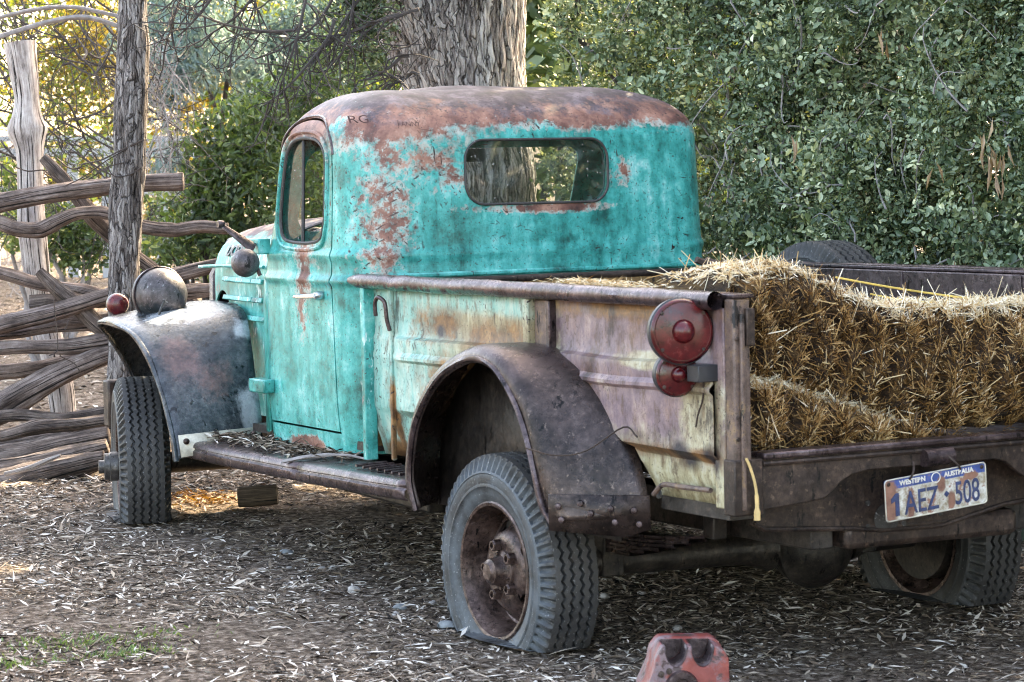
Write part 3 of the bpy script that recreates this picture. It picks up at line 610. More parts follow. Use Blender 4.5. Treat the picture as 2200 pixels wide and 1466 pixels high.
# logs lying on the ground below the fence
for i, (pts, d, lab) in enumerate([
    ([(-150, 965, 30), (0, 938, 26), (80, 920, 34), (160, 912, 28), (240, 900, 22)], 13.0, 'thin split log lying topmost on the log pile beside the front tyre'),
    ([(-150, 1015, 54), (-40, 992, 56), (60, 975, 52), (140, 955, 50), (235, 938, 44)], 12.95, 'thick brown log in the middle of the pile beside the front tyre'),
    ([(-150, 1080, 60), (-40, 1056, 64), (60, 1026, 62), (140, 1006, 52), (226, 986, 36)], 12.6, 'dark lowest log of the pile lying on the leaf litter'),
    ([(-160, 998, 40), (-60, 972, 36), (20, 958, 34), (110, 944, 30), (190, 926, 34), (245, 918, 30)], 13.2, 'grey log wedged behind the thick log of the pile'),
    ([(-160, 1050, 50), (-40, 1022, 46), (60, 1000, 40), (150, 982, 44), (232, 962, 36)], 12.75, 'brown split log just above the lowest log of the pile'),
    ([(-60, 905, 26), (40, 892, 30), (130, 900, 26), (230, 884, 24)], 13.6, 'thin grey branch lying along the foot of the fence'),
    ([(-120, 1112, 18), (0, 1098, 20), (90, 1090, 24), (180, 1086, 20), (268, 1070, 16)], 11.95, 'long thin stick lying on the leaves left of the front tyre')]):
    P0 = pt(*pts[1][:2], d); e = pxlog('fallen_log', pts, M['wood_log'], None, d, 20.+i*2.1, amp=.30, n=40, per=16, ridge=.025); tag(e, lab, 'log', 'fallen logs by the fence')
# strips of peeled bark hanging on the pile
tag(pxlog('bark_strip', [(10, 1018, 10), (60, 1006, 12), (100, 990, 12), (130, 978, 6)], M['wood_pale'], None, 12.4, 31., amp=.3, n=8), 'pale peeled bark strip lying across the log pile', 'bark')
blk = gpt(552, 1092)
sb = pxlog('timber_block', [(512, 1068, 44), (548, 1066, 46), (596, 1062, 44)], M['stump'], None, (blk-Vector(CAM)).dot(Vector(_fw)), 41., amp=.04, n=20); tag(sb, 'short sawn round of timber lying under the running board', 'log')

# ------------------------------------------------------------------ big tree behind the cab
def bez(a, b, sag, n=10, wig=.05):
    a, b = Vector(a), Vector(b); o = []
    for i in range(n+1):
        t = i/n; p = a.lerp(b, t)+Vector(sag)*(4*t*(1-t)); p += Vector((mnoise.noise(p*2.3), mnoise.noise(p*2.3+Vector((9, 0, 0))), mnoise.noise(p*2.3+Vector((0, 9, 0)))))*wig*(1 if 0 < i < n else 0); o.append(p)
    return o
TD = 14.2
tb = pt(1010, 185, TD); tree = empty('gum_tree', (tb.x, tb.y, 0), 'thick old tree with shaggy grey fibrous bark behind the truck cab', 'tree')
def child(p, o): o.parent = p; o.matrix_parent_inverse = Matrix.Translation(-Vector(p.location)); return o
k = TD/FPX
tpth = [Vector((tb.x, tb.y, -.1)), Vector((tb.x, tb.y, .5)), pt(1030, 430, TD), pt(1016, 300, TD), pt(1000, 185, TD), pt(978, 90, TD), pt(958, 0, TD), pt(940, -120, TD), pt(985, -330, TD), pt(1000, -700, TD), pt(1020, -1200, TD)]
trr = [.42, .36, 118*k, 117*k, 126*k, 147*k, 174*k, 188*k, 140*k, 120*k, 95*k]
sp = smooth_path(tpth, 26); rs = [float(np.interp(i/26, range(len(trr)), trr)) for i in range(len(sp))]
tm_ = log_mesh('trunk', sp, rs, 260, ku=1.9, ku_v=1., amp=.05, seed=5., ridge=.05, rf_=17.); child(tree, add('trunk', tm_, M['bark'], ang=0))
tm_.polygons.foreach_set('use_smooth', np.ones(len(tm_.polygons), bool))
child(tree, add('branch_stub', log_mesh('branch_stub', smooth_path([pt(905, 150, TD-.1), pt(880, 110, TD-.12), pt(860, 70, TD-.14), pt(850, 55, TD-.14)], 5), [.03]*3+[.03]*13, 14, amp=.2, seed=8., ridge=.1), M['bark'], ang=0))
top = tpth[-1]
for i, (e, r) in enumerate([((tb.x-2.5, tb.y-2.0, 7.2), .13), ((tb.x+2.0, tb.y-1.5, 7.5), .12), ((tb.x+.4, tb.y+2.6, 7.8), .12), ((tb.x-1.2, tb.y+.4, 8.4), .11), ((tb.x+.8, tb.y-3.6, 6.6), .12)]):
    pth = bez(top, e, (0, 0, .5), 12, .25); child(tree, add('limb', log_mesh('limb', pth, list(np.linspace(r*1.6, r*.4, 13)), 12, amp=.1, seed=i*3.), M['wood_dark'], ang=0))
def clump_points(cs, n, shell=.0):
    out = []; w = np.array([c[3]*c[4]*c[5] for c in cs]); w = w/w.sum()
    for c, ww in zip(cs, w):
        m = max(1, int(n*ww)); u = unit(m); r = (shell+(1-shell)*rng.random(m))**(1/2.2); out.append(np.array(c[:3])+u*r[:, None]*np.array(c[3:6]))
    return np.concatenate(out)
def foliage_mesh(name, P, L, W, droop=0., tint=None, hexa=False, up=.6):
    n = len(P); D = unit(n); D[:, 2] -= droop; N = unit(n); N[:, 2] += up; l = rng.uniform(*L, n)
    V, F = leaves(P, D, N, l, l*rng.uniform(*W, n), rng.uniform(-.05, .1, n), hexa)
    if tint is None: t = np.clip(.45+.28*npnoise(P, 3.)+rng.normal(0, .18, n), 0, 1)
    else: t = np.clip(tint(P), 0, 1)
    return fastmesh(name, V, F, np.repeat(t, 6 if hexa else 4))
cr = [(tb.x+rng.uniform(-3.6, 3.0), tb.y+rng.uniform(-4.2, 2.6), rng.uniform(5.6, 9.4), rng.uniform(.7, 1.3), rng.uniform(.7, 1.3), rng.uniform(.4, .8)) for _ in range(30)]
child(tree, tag(add('crown', foliage_mesh('crown', clump_points(cr, 8500), (.10, .2), (.22, .4), .5), M['leaf_tree'], ang=0), kind='stuff'))

# hanging dark twigs left of the trunk
def twigs(name, specs, mat, parent, r0=.007, seed=3, kids=5, klen=.35, sag=(0, 0, -.1)):
    rr = random.Random(seed); mb = MB()
    for a, b in specs:
        L = (Vector(b)-Vector(a)).length; pth = bez(a, b, (rr.uniform(-.1, .1)*L, rr.uniform(-.1, .1)*L, sag[2]*L), 12, .06)
        mb.tube(pth, list(np.linspace(r0, r0*.35, 13)), 5)
        for q in range(kids):
            i = rr.randint(2, 11); s = pth[i]; d = (pth[i]-pth[i-1]).normalized(); w = Vector((rr.gauss(0, 1), rr.gauss(0, 1), rr.gauss(-.2, .8))); e = s+(d*.6+w*.7).normalized()*klen*rr.uniform(.4, 1.2)
            p2 = bez(s, e, (rr.uniform(-.06, .06), rr.uniform(-.06, .06), rr.uniform(-.1, .05)), 7, .05); mb.tube(p2, list(np.linspace(r0*.5, r0*.18, 8)), 4)
            for q2 in range(2):
                j = rr.randint(2, 6); e2 = p2[j]+Vector((rr.gauss(0, 1), rr.gauss(0, 1), rr.gauss(-.3, .8))).normalized()*klen*.45; mb.tube(bez(p2[j], e2, (0, 0, -.03), 5, .04), list(np.linspace(r0*.3, r0*.14, 6)), 3)
    return mb.build(name, mat, parent)
D1 = 13.3
tw = twigs('dead_twigs', [(pt(900, 20, D1), pt(790, 40, D1)), (pt(860, 30, D1), pt(640, 60, D1)), (pt(640, 55, D1), pt(420, 20, D1)), (pt(720, 40, D1), pt(565, 228, D1-.1)), (pt(720, -60, D1), pt(530, 120, D1)), (pt(640, -80, D1), pt(600, 180, D1)), (pt(500, -60, D1), pt(385, 80, D1)), (pt(420, -80, D1), pt(365, 90, D1)), (pt(800, -60, D1), pt(640, 120, D1)), (pt(760, -80, D1), pt(715, 150, D1)), (pt(560, -40, D1), pt(460, 70, D1)), (pt(880, 120, D1), pt(780, 190, D1)), (pt(900, 160, D1), pt(850, 200, D1))], M['twig'], None, .010, 4, 8, .34)
child(tree, tw)
P = clump_points([tuple(pt(805, 40, 13.6))+(.14, .14, .22), tuple(pt(785, 110, 13.6))+(.13, .13, .14), tuple(pt(828, 150, 13.7))+(.08, .08, .08), tuple(pt(760, 20, 13.6))+(.16, .16, .12), tuple(pt(730, 160, 13.6))+(.05, .05, .07), tuple(pt(770, -80, 13.6))+(.25, .25, .2)], 5200)
child(tree, tag(add('leaf_spray', foliage_mesh('leaf_spray', P, (.018, .034), (.4, .6), .2, hexa=True), M['leaf_hedge'], ang=0), kind='stuff'))

# ------------------------------------------------------------------ hedge along the right side of the truck
hedge = empty('leafy_hedge', (2.2, 2, 0), 'tall dense hedge of small grey-green leaves beyond the right side of the truck', 'hedge')
def hedge_pts(n, y0, y1, z0, z1, deep, thin=None):
    y = rng.uniform(y0, y1, n); z = rng.uniform(z0, z1, n)
    Q = np.stack([0*y, y, z], 1); face = 1.78+.16*npnoise(Q, 1.9)+.09*npnoise(Q, 4.7)+.05*(np.abs(y-1.5))**1.2*.2
    x = face+deep*rng.random(n)**1.5; Pn = np.stack([x, y, z], 1)
    g = npnoise(Pn*np.array([.7, 1, 1.]), 5.5)+.7*npnoise(Pn, 12.)
    keep = g > .12+rng.normal(0, .18, n)-.2*(x-face > .22)
    if thin: keep &= rng.random(n) < thin(Pn)
    return Pn[keep]
def htint(P):
    t = .40+.16*npnoise(P, 3.)+rng.normal(0, .17, len(P)); t[rng.random(len(P)) < .03] = 1.; return t
thin = lambda P: np.clip(1.15-.25*np.maximum(0, P[:, 1]-3.1), .5, 1)
def sprays(C, k, Ls, L, W):
    n = len(C); d = unit(n); d[:, 0] -= .45; d[:, 2] += .15; d /= np.linalg.norm(d, axis=1, keepdims=True); ll = rng.uniform(*Ls, n)
    side = np.cross(d, unit(n)); side /= np.linalg.norm(side, axis=1, keepdims=True); base = np.clip(.38+.20*npnoise(C, 3.)+rng.normal(0, .16, n), 0, 1)
    P, D, N, T = [], [], [], []
    for i in range(k):
        t = (i+.5)/k; sg = 1 if i % 2 else -1; p = C+d*(ll*t)[:, None]+rng.normal(0, .004, (n, 3)); p[:, 2] -= .06*t*t*ll
        P.append(p); D.append(d*.55+side*sg*.8+rng.normal(0, .25, (n, 3))); N.append(np.cross(d, side)+rng.normal(0, .45, (n, 3))+np.array([-.3, -.2, .5])); T.append(np.clip(base+rng.normal(0, .13, n)+.10*t+(rng.random(n) < .03)*.5, 0, 1))
    P, D, N, T = map(np.concatenate, (P, D, N, T)); l = rng.uniform(*L, len(P))*np.tile(rng.uniform(.65, 1.3, n), k); V, F = leaves(P, D, N, l, l*rng.uniform(*W, len(P)), 0., True); return fastmesh('foliage', V, F, np.repeat(T, 6))
P = hedge_pts(27000, -.2, 4.38, .7, 2.6, .6, thin)
child(hedge, tag(add('foliage', sprays(P, 11, (.10, .24), (.017, .040), (.42, .62)), M['leaf_hedge'], ang=0), kind='stuff'))
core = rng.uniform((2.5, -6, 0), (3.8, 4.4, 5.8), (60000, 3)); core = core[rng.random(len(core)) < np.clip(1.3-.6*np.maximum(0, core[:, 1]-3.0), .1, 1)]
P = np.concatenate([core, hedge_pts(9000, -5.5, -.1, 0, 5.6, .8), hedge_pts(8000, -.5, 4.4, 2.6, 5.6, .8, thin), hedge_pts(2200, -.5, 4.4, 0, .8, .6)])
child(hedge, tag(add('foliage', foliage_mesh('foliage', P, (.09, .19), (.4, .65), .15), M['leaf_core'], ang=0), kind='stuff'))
rr = random.Random(9); mb = MB()
for i in range(240):
    y, z = rr.uniform(-.2, 4.3), rr.uniform(.7, 2.6); x = 1.80+rr.uniform(-.04, .30); L = rr.uniform(.10, .38); a = rr.uniform(0, 6.28)
    s = Vector((x, y, z)); e = s+Vector((rr.uniform(-.12, .12), math.cos(a)*L, math.sin(a)*L)); mb.tube(bez(s, e, (0, rr.uniform(-.05, .05), rr.uniform(-.06, .06)), 7, .05), list(np.linspace(.0048, .0018, 8)), 4)
child(hedge, tag(mb.build('twigs', M['twig_grey']), kind='stuff')); mb = MB()
for i in range(14):
    y = rr.uniform(-.2, 4.4); s = Vector((2.3+rr.uniform(0, .5), y, 0)); e = Vector((2.2+rr.uniform(0, .7), y+rr.uniform(-.8, .8), rr.uniform(2.6, 5))); mb.tube(bez(s, e, (rr.uniform(-.1, .1), rr.uniform(-.3, .3), 0), 10, .1), list(np.linspace(.03, .012, 11)), 7)
for a, b in [((1225, 60), (1345, 200)), ((1330, 20), (1420, 190)), ((1390, 60), (1470, 230)), ((1240, -60), (1240, 30))]: mb.tube(bez(pt(*a, 13.6), pt(*b, 13.4), (0, 0, .03), 8, .03), list(np.linspace(.022, .016, 9)), 7)
child(hedge, mb.build('stems', M['twig']))
# dry seed pods
V, F, T = [], [], []
Pp = np.array([pt(u, v, 10.35) for u, v in [(2128+rng.normal(0, 20), 325+rng.normal(0, 28)) for _ in range(17)]]+[pt(u, v, 10.6) for u, v in ((1895, 60), (1905, 85), (1885, 70), (1700, 290), (1712, 300), (2010, 345), (2005, 360), (2040, 570), (2050, 560))])
D = np.stack([rng.normal(0, .25, len(Pp)), rng.normal(0, .25, len(Pp)), -np.ones(len(Pp))], 1); Vv, Ff = leaves(Pp, D, unit(len(Pp)), np.full(len(Pp), .10), np.full(len(Pp), .016), .1)
child(hedge, tag(add('seed_pods', fastmesh('seed_pods', Vv, Ff, np.repeat(rng.random(len(Pp)), 4)), M['pod'], ang=0), kind='stuff'))

# ------------------------------------------------------------------ shrubs and trees further back on the left
def shrub(name, label, cat, clumps, n, mat, L, W, droop=.1, hexa=False, stems=5, tint=None, group=None, smat='twig'):
    cs = np.array([c[:3] for c in clumps]); b = cs.mean(0); e = empty(name, (b[0], b[1], 0), label, cat, group)
    child(e, tag(add('crown' if 'tree' in name else 'foliage', foliage_mesh('foliage', clump_points(clumps, n), L, W, droop, tint, hexa), M[mat], ang=0), kind='stuff'))
    mb = MB(); r2 = random.Random(len(clumps)*7+n)
    for i in range(stems):
        c = clumps[r2.randrange(len(clumps))]; s = Vector((b[0]+r2.uniform(-.15, .15), b[1]+r2.uniform(-.15, .15), -.05)); mb.tube(bez(s, c[:3], (r2.uniform(-.2, .2), r2.uniform(-.2, .2), 0), 9, .06), list(np.linspace(.05 if 'tree' in name else .022, .008, 10)), 7)
    child(e, mb.build('trunk' if 'tree' in name else 'stems', M[smat])); return e
def cl(u, v, d, rx, rz=None, ry=None): return tuple(pt(u, v, d))+(rx, ry or rx, rz or rx)
J = lambda s: rng.normal(0, s)
shrub('green_bush', 'glossy green bush directly left of the cab behind the hood', 'bush', [cl(520, 300, 17.5, .30), cl(460, 360, 17.5, .26), cl(570, 250, 17.6, .22), cl(430, 430, 17.4, .24), cl(530, 420, 17.4, .34), cl(600, 330, 17.8, .3), cl(410, 500, 17.4, .2), cl(500, 520, 17.4, .3), cl(640, 220, 18, .28), cl(690, 160, 18.2, .22), cl(400, 300, 17.6, .14), cl(440, 260, 17.5, .12), cl(580, 600, 17.5, .4), cl(360, 540, 17.3, .16)], 9500, 'leaf_bush', (.04, .075), (.3, .45), -.5, True, 12)
shrub('green_bush', 'dark leafy bush between the big trunk and the hanging twigs', 'bush', [cl(760, 150, 19, .3), cl(830, 130, 19, .28), cl(720, 90, 19, .22), cl(815, 60, 19, .25), cl(800, 250, 19, .5), cl(780, 40, 19.5, .2), cl(650, 350, 18.6, .45), cl(700, 470, 18.6, .5), cl(640, 500, 18.6, .4), cl(780, 420, 18.8, .5), cl(880, 360, 19, .5), cl(920, 470, 19, .5), cl(1000, 420, 19.2, .4)], 9500, 'leaf_bush', (.035, .06), (.35, .5), 0, True, 6)
shrub('low_shrub', 'low leafy shrub at the foot of the pale post', 'shrub', [cl(20, 390, 17, .16), cl(130, 510, 17.2, .22), cl(180, 530, 17.2, .2), cl(220, 500, 17.4, .16), cl(110, 440, 17.2, .12), cl(30, 480, 17, .2), cl(160, 470, 17.3, .14)], 3000, 'leaf_bush', (.03, .05), (.5, .7), 0, True, 10, smat='twig_grey')
shrub('low_shrub', 'low shrub between the dark post and the hood', 'shrub', [cl(350, 520, 20, .26), cl(420, 540, 20, .24), cl(380, 470, 20.5, .22), cl(330, 440, 20.5, .16), cl(450, 480, 20.5, .22)], 2600, 'leaf_bush', (.03, .055), (.35, .5), 0, True, 14)
# blue-grey gum
shrub('blue_gum_tree', 'hazy blue-grey gum foliage hanging behind the dead twigs', 'tree', [cl(360+J(30), 60+J(50), 25, .35) for _ in range(4)]+[cl(470+J(60), 60+J(70), 25+J(.6), .32) for _ in range(7)]+[cl(560+J(60), 150+J(70), 25.5, .35) for _ in range(5)]+[cl(390+J(25), 190+J(40), 24.5, .25) for _ in range(4)]+[cl(380+J(20), 320+J(50), 24.5, .22) for _ in range(3)]+[cl(660+J(50), 40+J(40), 26, .35) for _ in range(4)], 9500, 'leaf_blue', (.09, .17), (.12, .2), .9, False, 6)
# sunlit yellow scrub far behind
shrub('wattle_shrub', 'sunlit yellow scrub seen behind the fence posts', 'shrub', [cl(150+J(90), 100+J(90), 33, .55) for _ in range(10)]+[cl(330+J(60), 120+J(90), 34, .5) for _ in range(6)]+[cl(160+J(60), 340+J(50), 33, .4) for _ in range(6)], 7500, 'leaf_yellow', (.06, .11), (.35, .6), 0, False, 8)
shrub('wattle_shrub', 'sunlit yellow scrub seen between the bush and the blue gum foliage', 'shrub', [cl(480+J(60), 200+J(60), 34, .45) for _ in range(7)]+[cl(420+J(70), 400+J(60), 33, .5) for _ in range(8)]+[cl(640+J(80), 180+J(80), 35, .5) for _ in range(6)], 7500, 'leaf_yellow', (.06, .11), (.35, .6), 0, False, 8)
shrub('wattle_shrub', 'pale yellow-green scrub glowing through the hedge right of the trunk', 'shrub', [cl(1180+J(50), 110+J(60), 24, .3) for _ in range(5)]+[cl(1290+J(50), 100+J(70), 23, .25) for _ in range(3)], 1800, 'leaf_yellow', (.05, .09), (.35, .6), 0, False, 8)
shrub('dark_tree', 'dark backdrop trees at the far edge of the clearing', 'tree', [cl(-1900+k*150+J(30), 250+J(140), 46+J(2), 1.7, 1.7) for k in range(26)]+[cl(-1900+k*170, -150+J(80), 47, 2., 1.8) for k in range(24)], 26000, 'leaf_tree', (.18, .34), (.3, .5), 0, False, 10)
shrub('dark_tree', 'dense dark green tree behind the hedge right of the big trunk, unseen crown added against the sun', 'tree', [cl(1200+J(60), 60+J(80), 19.5+J(.5), .7) for _ in range(9)]+[cl(1400+J(90), 80+J(110), 19+J(.5), .8) for _ in range(9)]+[cl(1150+J(100), -500+J(200), 19.5+J(.6), 1.1) for _ in range(12)]+[cl(1300+J(100), -900+J(200), 19.5, 1.2) for _ in range(10)]+[cl(1250+J(160), -330+J(90), 20.5+J(.8), .9) for _ in range(8)]+[cl(1200+J(160), -700+J(300), 24+J(1.2), 1.3) for _ in range(14)]+[cl(1450, 300, 19, .9), cl(1250, 300, 19.3, .8)], 24000, 'leaf_bush', (.12, .26), (.35, .55), .1, False, 8)  # crown clumps above the frame added to keep sun off the fence area
for (bx, by), lab in (((7.5, 11.), 'unseen gum tree added beyond the hedge to block sun, nearest of its row'), ((9.2, 13.2), 'unseen gum tree added beyond the hedge to block sun, middle of its row'), ((11., 15.6), 'unseen gum tree added beyond the hedge to block sun, third of its row'), ((8.8, 20.8), 'tall gum tree far beyond the fence, left of the big trunk')):  # row hidden beyond the hedge, added to shade the ground by the fence
    shrub('gum_tree', lab, 'tree', [(bx+rng.uniform(-1.6, 1.6), by+rng.uniform(-1.6, 1.6), z_, 1.3, 1.3, .9) for z_ in np.linspace(1.6, 8.5, 14)], 5200, 'leaf_tree', (.18, .34), (.3, .5), .2, False, 6, group='gum trees beyond the hedge')
shrub('wattle_shrub', 'yellow-green scrub at the far left edge beyond the fence', 'shrub', [cl(-250+J(110), 150+J(120), 27+J(1), .6) for _ in range(9)]+[cl(-600+J(140), 200+J(130), 26+J(1), .7) for _ in range(9)]+[cl(-400+J(200), 420+J(60), 26, .5) for _ in range(8)], 7000, 'leaf_bush', (.07, .13), (.35, .6), 0, False, 8)
# grey dry twiggy shrub at the left
ts = empty('dry_shrub', tuple(gpt(60, 700)), 'tangled leafless grey shrub at the left behind the pale post', 'shrub')
r3 = random.Random(5); spec = []
for i in range(64):
    u, v = r3.uniform(-60, 260), r3.uniform(-60, 420); a = r3.uniform(-.7, .7)+(-1.2 if r3.random() < .5 else .3); L = r3.uniform(100, 260); d = r3.uniform(15.3, 17.5); spec.append((pt(u, v, d), pt(u+L*math.cos(a), v+L*math.sin(a)*.8+40, d+r3.uniform(-.4, .4))))
child(ts, twigs('branches', spec, M['twig'], None, .0075, 6, 5, .4)); spec = []
for i in range(30):
    u, v = r3.uniform(300, 400), r3.uniform(60, 300); d = r3.uniform(15.2, 16.5); spec.append((pt(u, v, d), pt(u+r3.uniform(-60, 60), v+r3.uniform(60, 160), d)))
child(ts, twigs('fine_twigs', spec, M['twig_grey'], None, .004, 8, 4, .2)); mb = MB()
for p_, r_ in (([(-30, 45), (80, 20), (160, 16), (260, 36)], 9), ([(-40, 92), (40, 66), (120, 44), (190, 38), (260, 58)], 11)): mb.tube(smooth_path([pt(u, v, 15.) for u, v in p_], 6), r_/2*15/FPX, 8, wob=.2)
child(ts, mb.build('bare_limbs', M['twig_grey']))
P = clump_points([cl(60+J(60), 200+J(120), 17, .3) for _ in range(10)]+[cl(150+J(60), 100+J(80), 17.5, .25) for _ in range(5)], 3800)
child(ts, tag(add('foliage', foliage_mesh('foliage', P, (.02, .05), (.15, .3), .3), M['leaf_tree'], ang=0), kind='stuff'))
spec = []
for i in range(60):
    u, v = r3.uniform(-40, 120), r3.uniform(500, 600); spec.append((gpt(u, v+40), pt(u+r3.uniform(-60, 60), v-r3.uniform(20, 110), (gpt(u, v+40)-Vector(CAM)).length)))
child(ts, twigs('dead_stalks', spec, M['twig_grey'], None, .005, 12, 2, .2))

# white rail fence far behind
wf0, wf1 = pt(70, 300, 29), pt(262, 297, 29); wf = empty('white_fence', ((wf0.x+wf1.x)/2, (wf0.y+wf1.y)/2, 0), 'white painted post and rail fence far behind the log fence', 'fence')
dv = (wf1-wf0); rotz = Matrix.Rotation(math.atan2(dv.y, dv.x), 3, 'Z'); Lw = 3.2; mid = (wf0+wf1)/2
def wbox(nm, lo, hi):
    o = MB().box(lo, hi, rotz, (0, 0, 0)).build(nm, M['white'], None, bevel=.004); o.parent = wf; return o
zt = mid.z
wbox('rail', (-Lw/2-.6, -.03, zt-.03), (Lw/2, .03, zt+.03)); wbox('rail', (-Lw/2-.6, -.02, zt-.19), (Lw/2, .02, zt-.10)); wbox('rail', (-Lw/2-.6, -.02, zt-.60), (Lw/2, .02, zt-.50)); wbox('rail', (-Lw/2-.6, -.02, zt-.98), (Lw/2, .02, zt-.90))
for xx in (-1.6, -.9, -.05, .32, .9, 1.5): wbox('post', (xx-.06, -.045, -.05), (xx+.06, .045, zt-.031))

# unseen trees added around the clearing behind the camera: they shade the low sky and show in the cab's glass
for i, (bx, by, r_, lab) in enumerate(((5.4, -9.2, .30, 'gum tree mirrored in the rear window of the cab, nearer trunk'), (9.0, -13.5, .35, 'gum tree mirrored in the rear window of the cab, farther trunk'), (-13.5, -4.0, .3, 'unseen gum tree added at the left edge of the clearing behind the camera'), (-12.5, -12.5, .3, 'unseen gum tree added at the back left corner of the clearing behind the camera'), (-5.0, -17.5, .32, 'unseen gum tree added straight behind the camera at the edge of the clearing'), (-12.0, 3.5, .3, 'unseen gum tree added at the left edge of the clearing level with the truck'), (1.0, -16.5, .3, 'unseen gum tree added behind and right of the camera'))):
    e = empty('gum_tree', (bx, by, 0), lab, 'tree', 'trees around the clearing')
    p_ = bez((bx, by, -.1), (bx+.4, by+.3, 6.), (.1, 0, 0), 14, .12); child(e, add('trunk', log_mesh('trunk', p_, list(np.linspace(r_*1.2, r_*.6, 15)), 24, seed=30.+i, ridge=.05), M['bark'], ang=0))
    for k in range(7):
        s0 = p_[4+k]; q = s0+Vector((random.uniform(-1.6, 1.6), random.uniform(-1.2, 1.2), random.uniform(.2, 1.6))); child(e, add('limb', log_mesh('limb', bez(s0, q, (0, 0, .2), 8, .12), list(np.linspace(.08, .02, 9)), 8, seed=k), M['wood_pale'], ang=0))
    z0 = 3.4 if i < 2 else .8
    cs = [(bx+random.uniform(-2.6, 2.6), by+random.uniform(-2.2, 2.2), random.uniform(z0, 7.5), 1., 1., .7) for _ in range(15)]
    child(e, tag(add('crown', foliage_mesh('crown', clump_points(cs, 2600), (.2, .4), (.25, .4), .5), M['leaf_tree'], ang=0), kind='stuff'))
# ------------------------------------------------------------------ the truck (all parts in the truck's own frame: X right, Y forward, Z up)
truck = empty('pickup_truck', (0, 0, 0), 'old turquoise pickup truck with rusted roof, flat tyres and hay in its bed', 'truck')
truck.matrix_world = TM4
def part(mb, name, mat, parent=None, **k): return mb.build(name, M[mat], parent or truck, **k)
def dent(me, amp, sc, seed=0):
    for v in me.vertices: v.co += Vector((mnoise.noise(v.co*sc+Vector((seed, 0, 0))), mnoise.noise(v.co*sc+Vector((0, seed+5, 0))), mnoise.noise(v.co*sc+Vector((0, 0, seed+9)))))*amp
# --- cab shell
def ridge(z):
    g = lambda c, w, a: a*math.exp(-((z-c)/w)**2)
    return g(1.176, .015, .012)+g(1.268, .018, .009)
def cab_ring(z, inset=0.):
    w = .738-max(0, z-1.2)*.035-max(0, .70-z)*.10+ridge(z)-inset; v = w+.045; rq = max(.09, .15-inset*.2)
    yr = 1.248+max(0, z-1.2)*.03-ridge(z)*.5+inset; yf = 2.125-max(0, z-1.22)*.40-inset*.55
    rr_, rf = max(.10, .235-inset*.4), max(.06, .10-inset*.1); P = []
    def arc(cx, cy_, r, a0, a1, n): 
        for i in range(n+1): a = R(a0+(a1-a0)*i/n); P.append((cx+r*math.cos(a), cy_+r*math.sin(a)))
    arc(-w+rr_, yr+rr_, rr_, 180, 270, 12)
    for i in range(1, 24): t = i/24; P.append((-w+rr_+(w+v-rr_-rq)*t, yr-.012*math.sin(math.pi*t)))
    arc(v-rq, yr+rq, rq, 270, 360, 12)
    for i in range(1, 14): t = i/14; P.append((v+(w-v)*t, yr+rq+(yf-rf-yr-rq)*t))
    arc(w-rf, yf-rf, rf, 0, 90, 6)
    for i in range(1, 14): t = i/14; P.append((w-rf-(2*w-2*rf)*t, yf+.03*math.sin(math.pi*t)))
    arc(-w+rf, yf-rf, rf, 90, 180, 6)
    for i in range(1, 14): t = i/14; P.append((-w, yf-rf-(yf-rf-yr-rr_)*t))
    return P
rows = []
zs = sorted(set([.556, .60, .66, .74, .82, .90, .98, 1.06, 1.12]+[round(1.14+i*.008, 4) for i in range(21)]+[1.33, 1.38, 1.43, 1.48, 1.53, 1.58, 1.63, 1.67]))
for z in zs: rows.append([(x, y, z) for x, y in cab_ring(z)])
for i in range(1, 15):
    s = R(90*i/14); z = 1.69+.178*math.sin(s); ins = .27*(1-math.cos(s))**.92; rows.append([(x, y, z) for x, y in cab_ring(min(z, 1.70), ins)])
last = rows[-1]; c_ = Vector((0, sum(p[1] for p in last)/len(last), 0))
for kf in (.85, .65, .42, .2, .05):
    rows.append([(c_.x+(p[0]-c_.x)*kf, c_.y+(p[1]-c_.y)*kf, p[2]+.016*(1-kf*kf)) for p in last])
mb = MB(); mb.grid(rows, closed=True); nb_ = len(rows[0]); base = len(mb.v)-nb_; mb.f.append([base+i for i in range(nb_)])
shell = mb.mesh('shell'); 
for v in shell.vertices:     # a crumpled roof
    if v.co.z > 1.74: v.co.z += .012*mnoise.noise(Vector((v.co.x*4, v.co.y*3, 1)))*min(1, (v.co.z-1.74)/.08)
shell = solidify(shell, .008, -1)
rearwin = [(x+(.0), z) for x, z in rrect(-.302, .300, 1.442, 1.676, .075, 8)]
shell = boolean(shell, MB().prism(rearwin, 1, .9, 1.6).mesh())
for x0, x1 in ((-.60, -.025), (.025, .60)): shell = boolean(shell, MB().prism(rrect(x0, x1, 1.345, 1.655, .06), 1, 1.72, 2.4).mesh())
dwin = smooth_path([(1.545, 1.40, 0), (1.540, 1.55, 0), (1.548, 1.635, 0), (1.60, 1.682, 0), (1.70, 1.697, 0), (1.80, 1.690, 0), (1.862, 1.655, 0), (1.890, 1.60, 0), (1.918, 1.47, 0), (1.925, 1.38, 0), (1.895, 1.327, 0), (1.80, 1.312, 0), (1.66, 1.312, 0), (1.575, 1.330, 0), (1.545, 1.40, 0)], 4)[:-1]
dwin = [(p.x, p.y) for p in dwin]
shell = boolean(shell, MB().prism(dwin, 0, .45, 1.0).mesh())
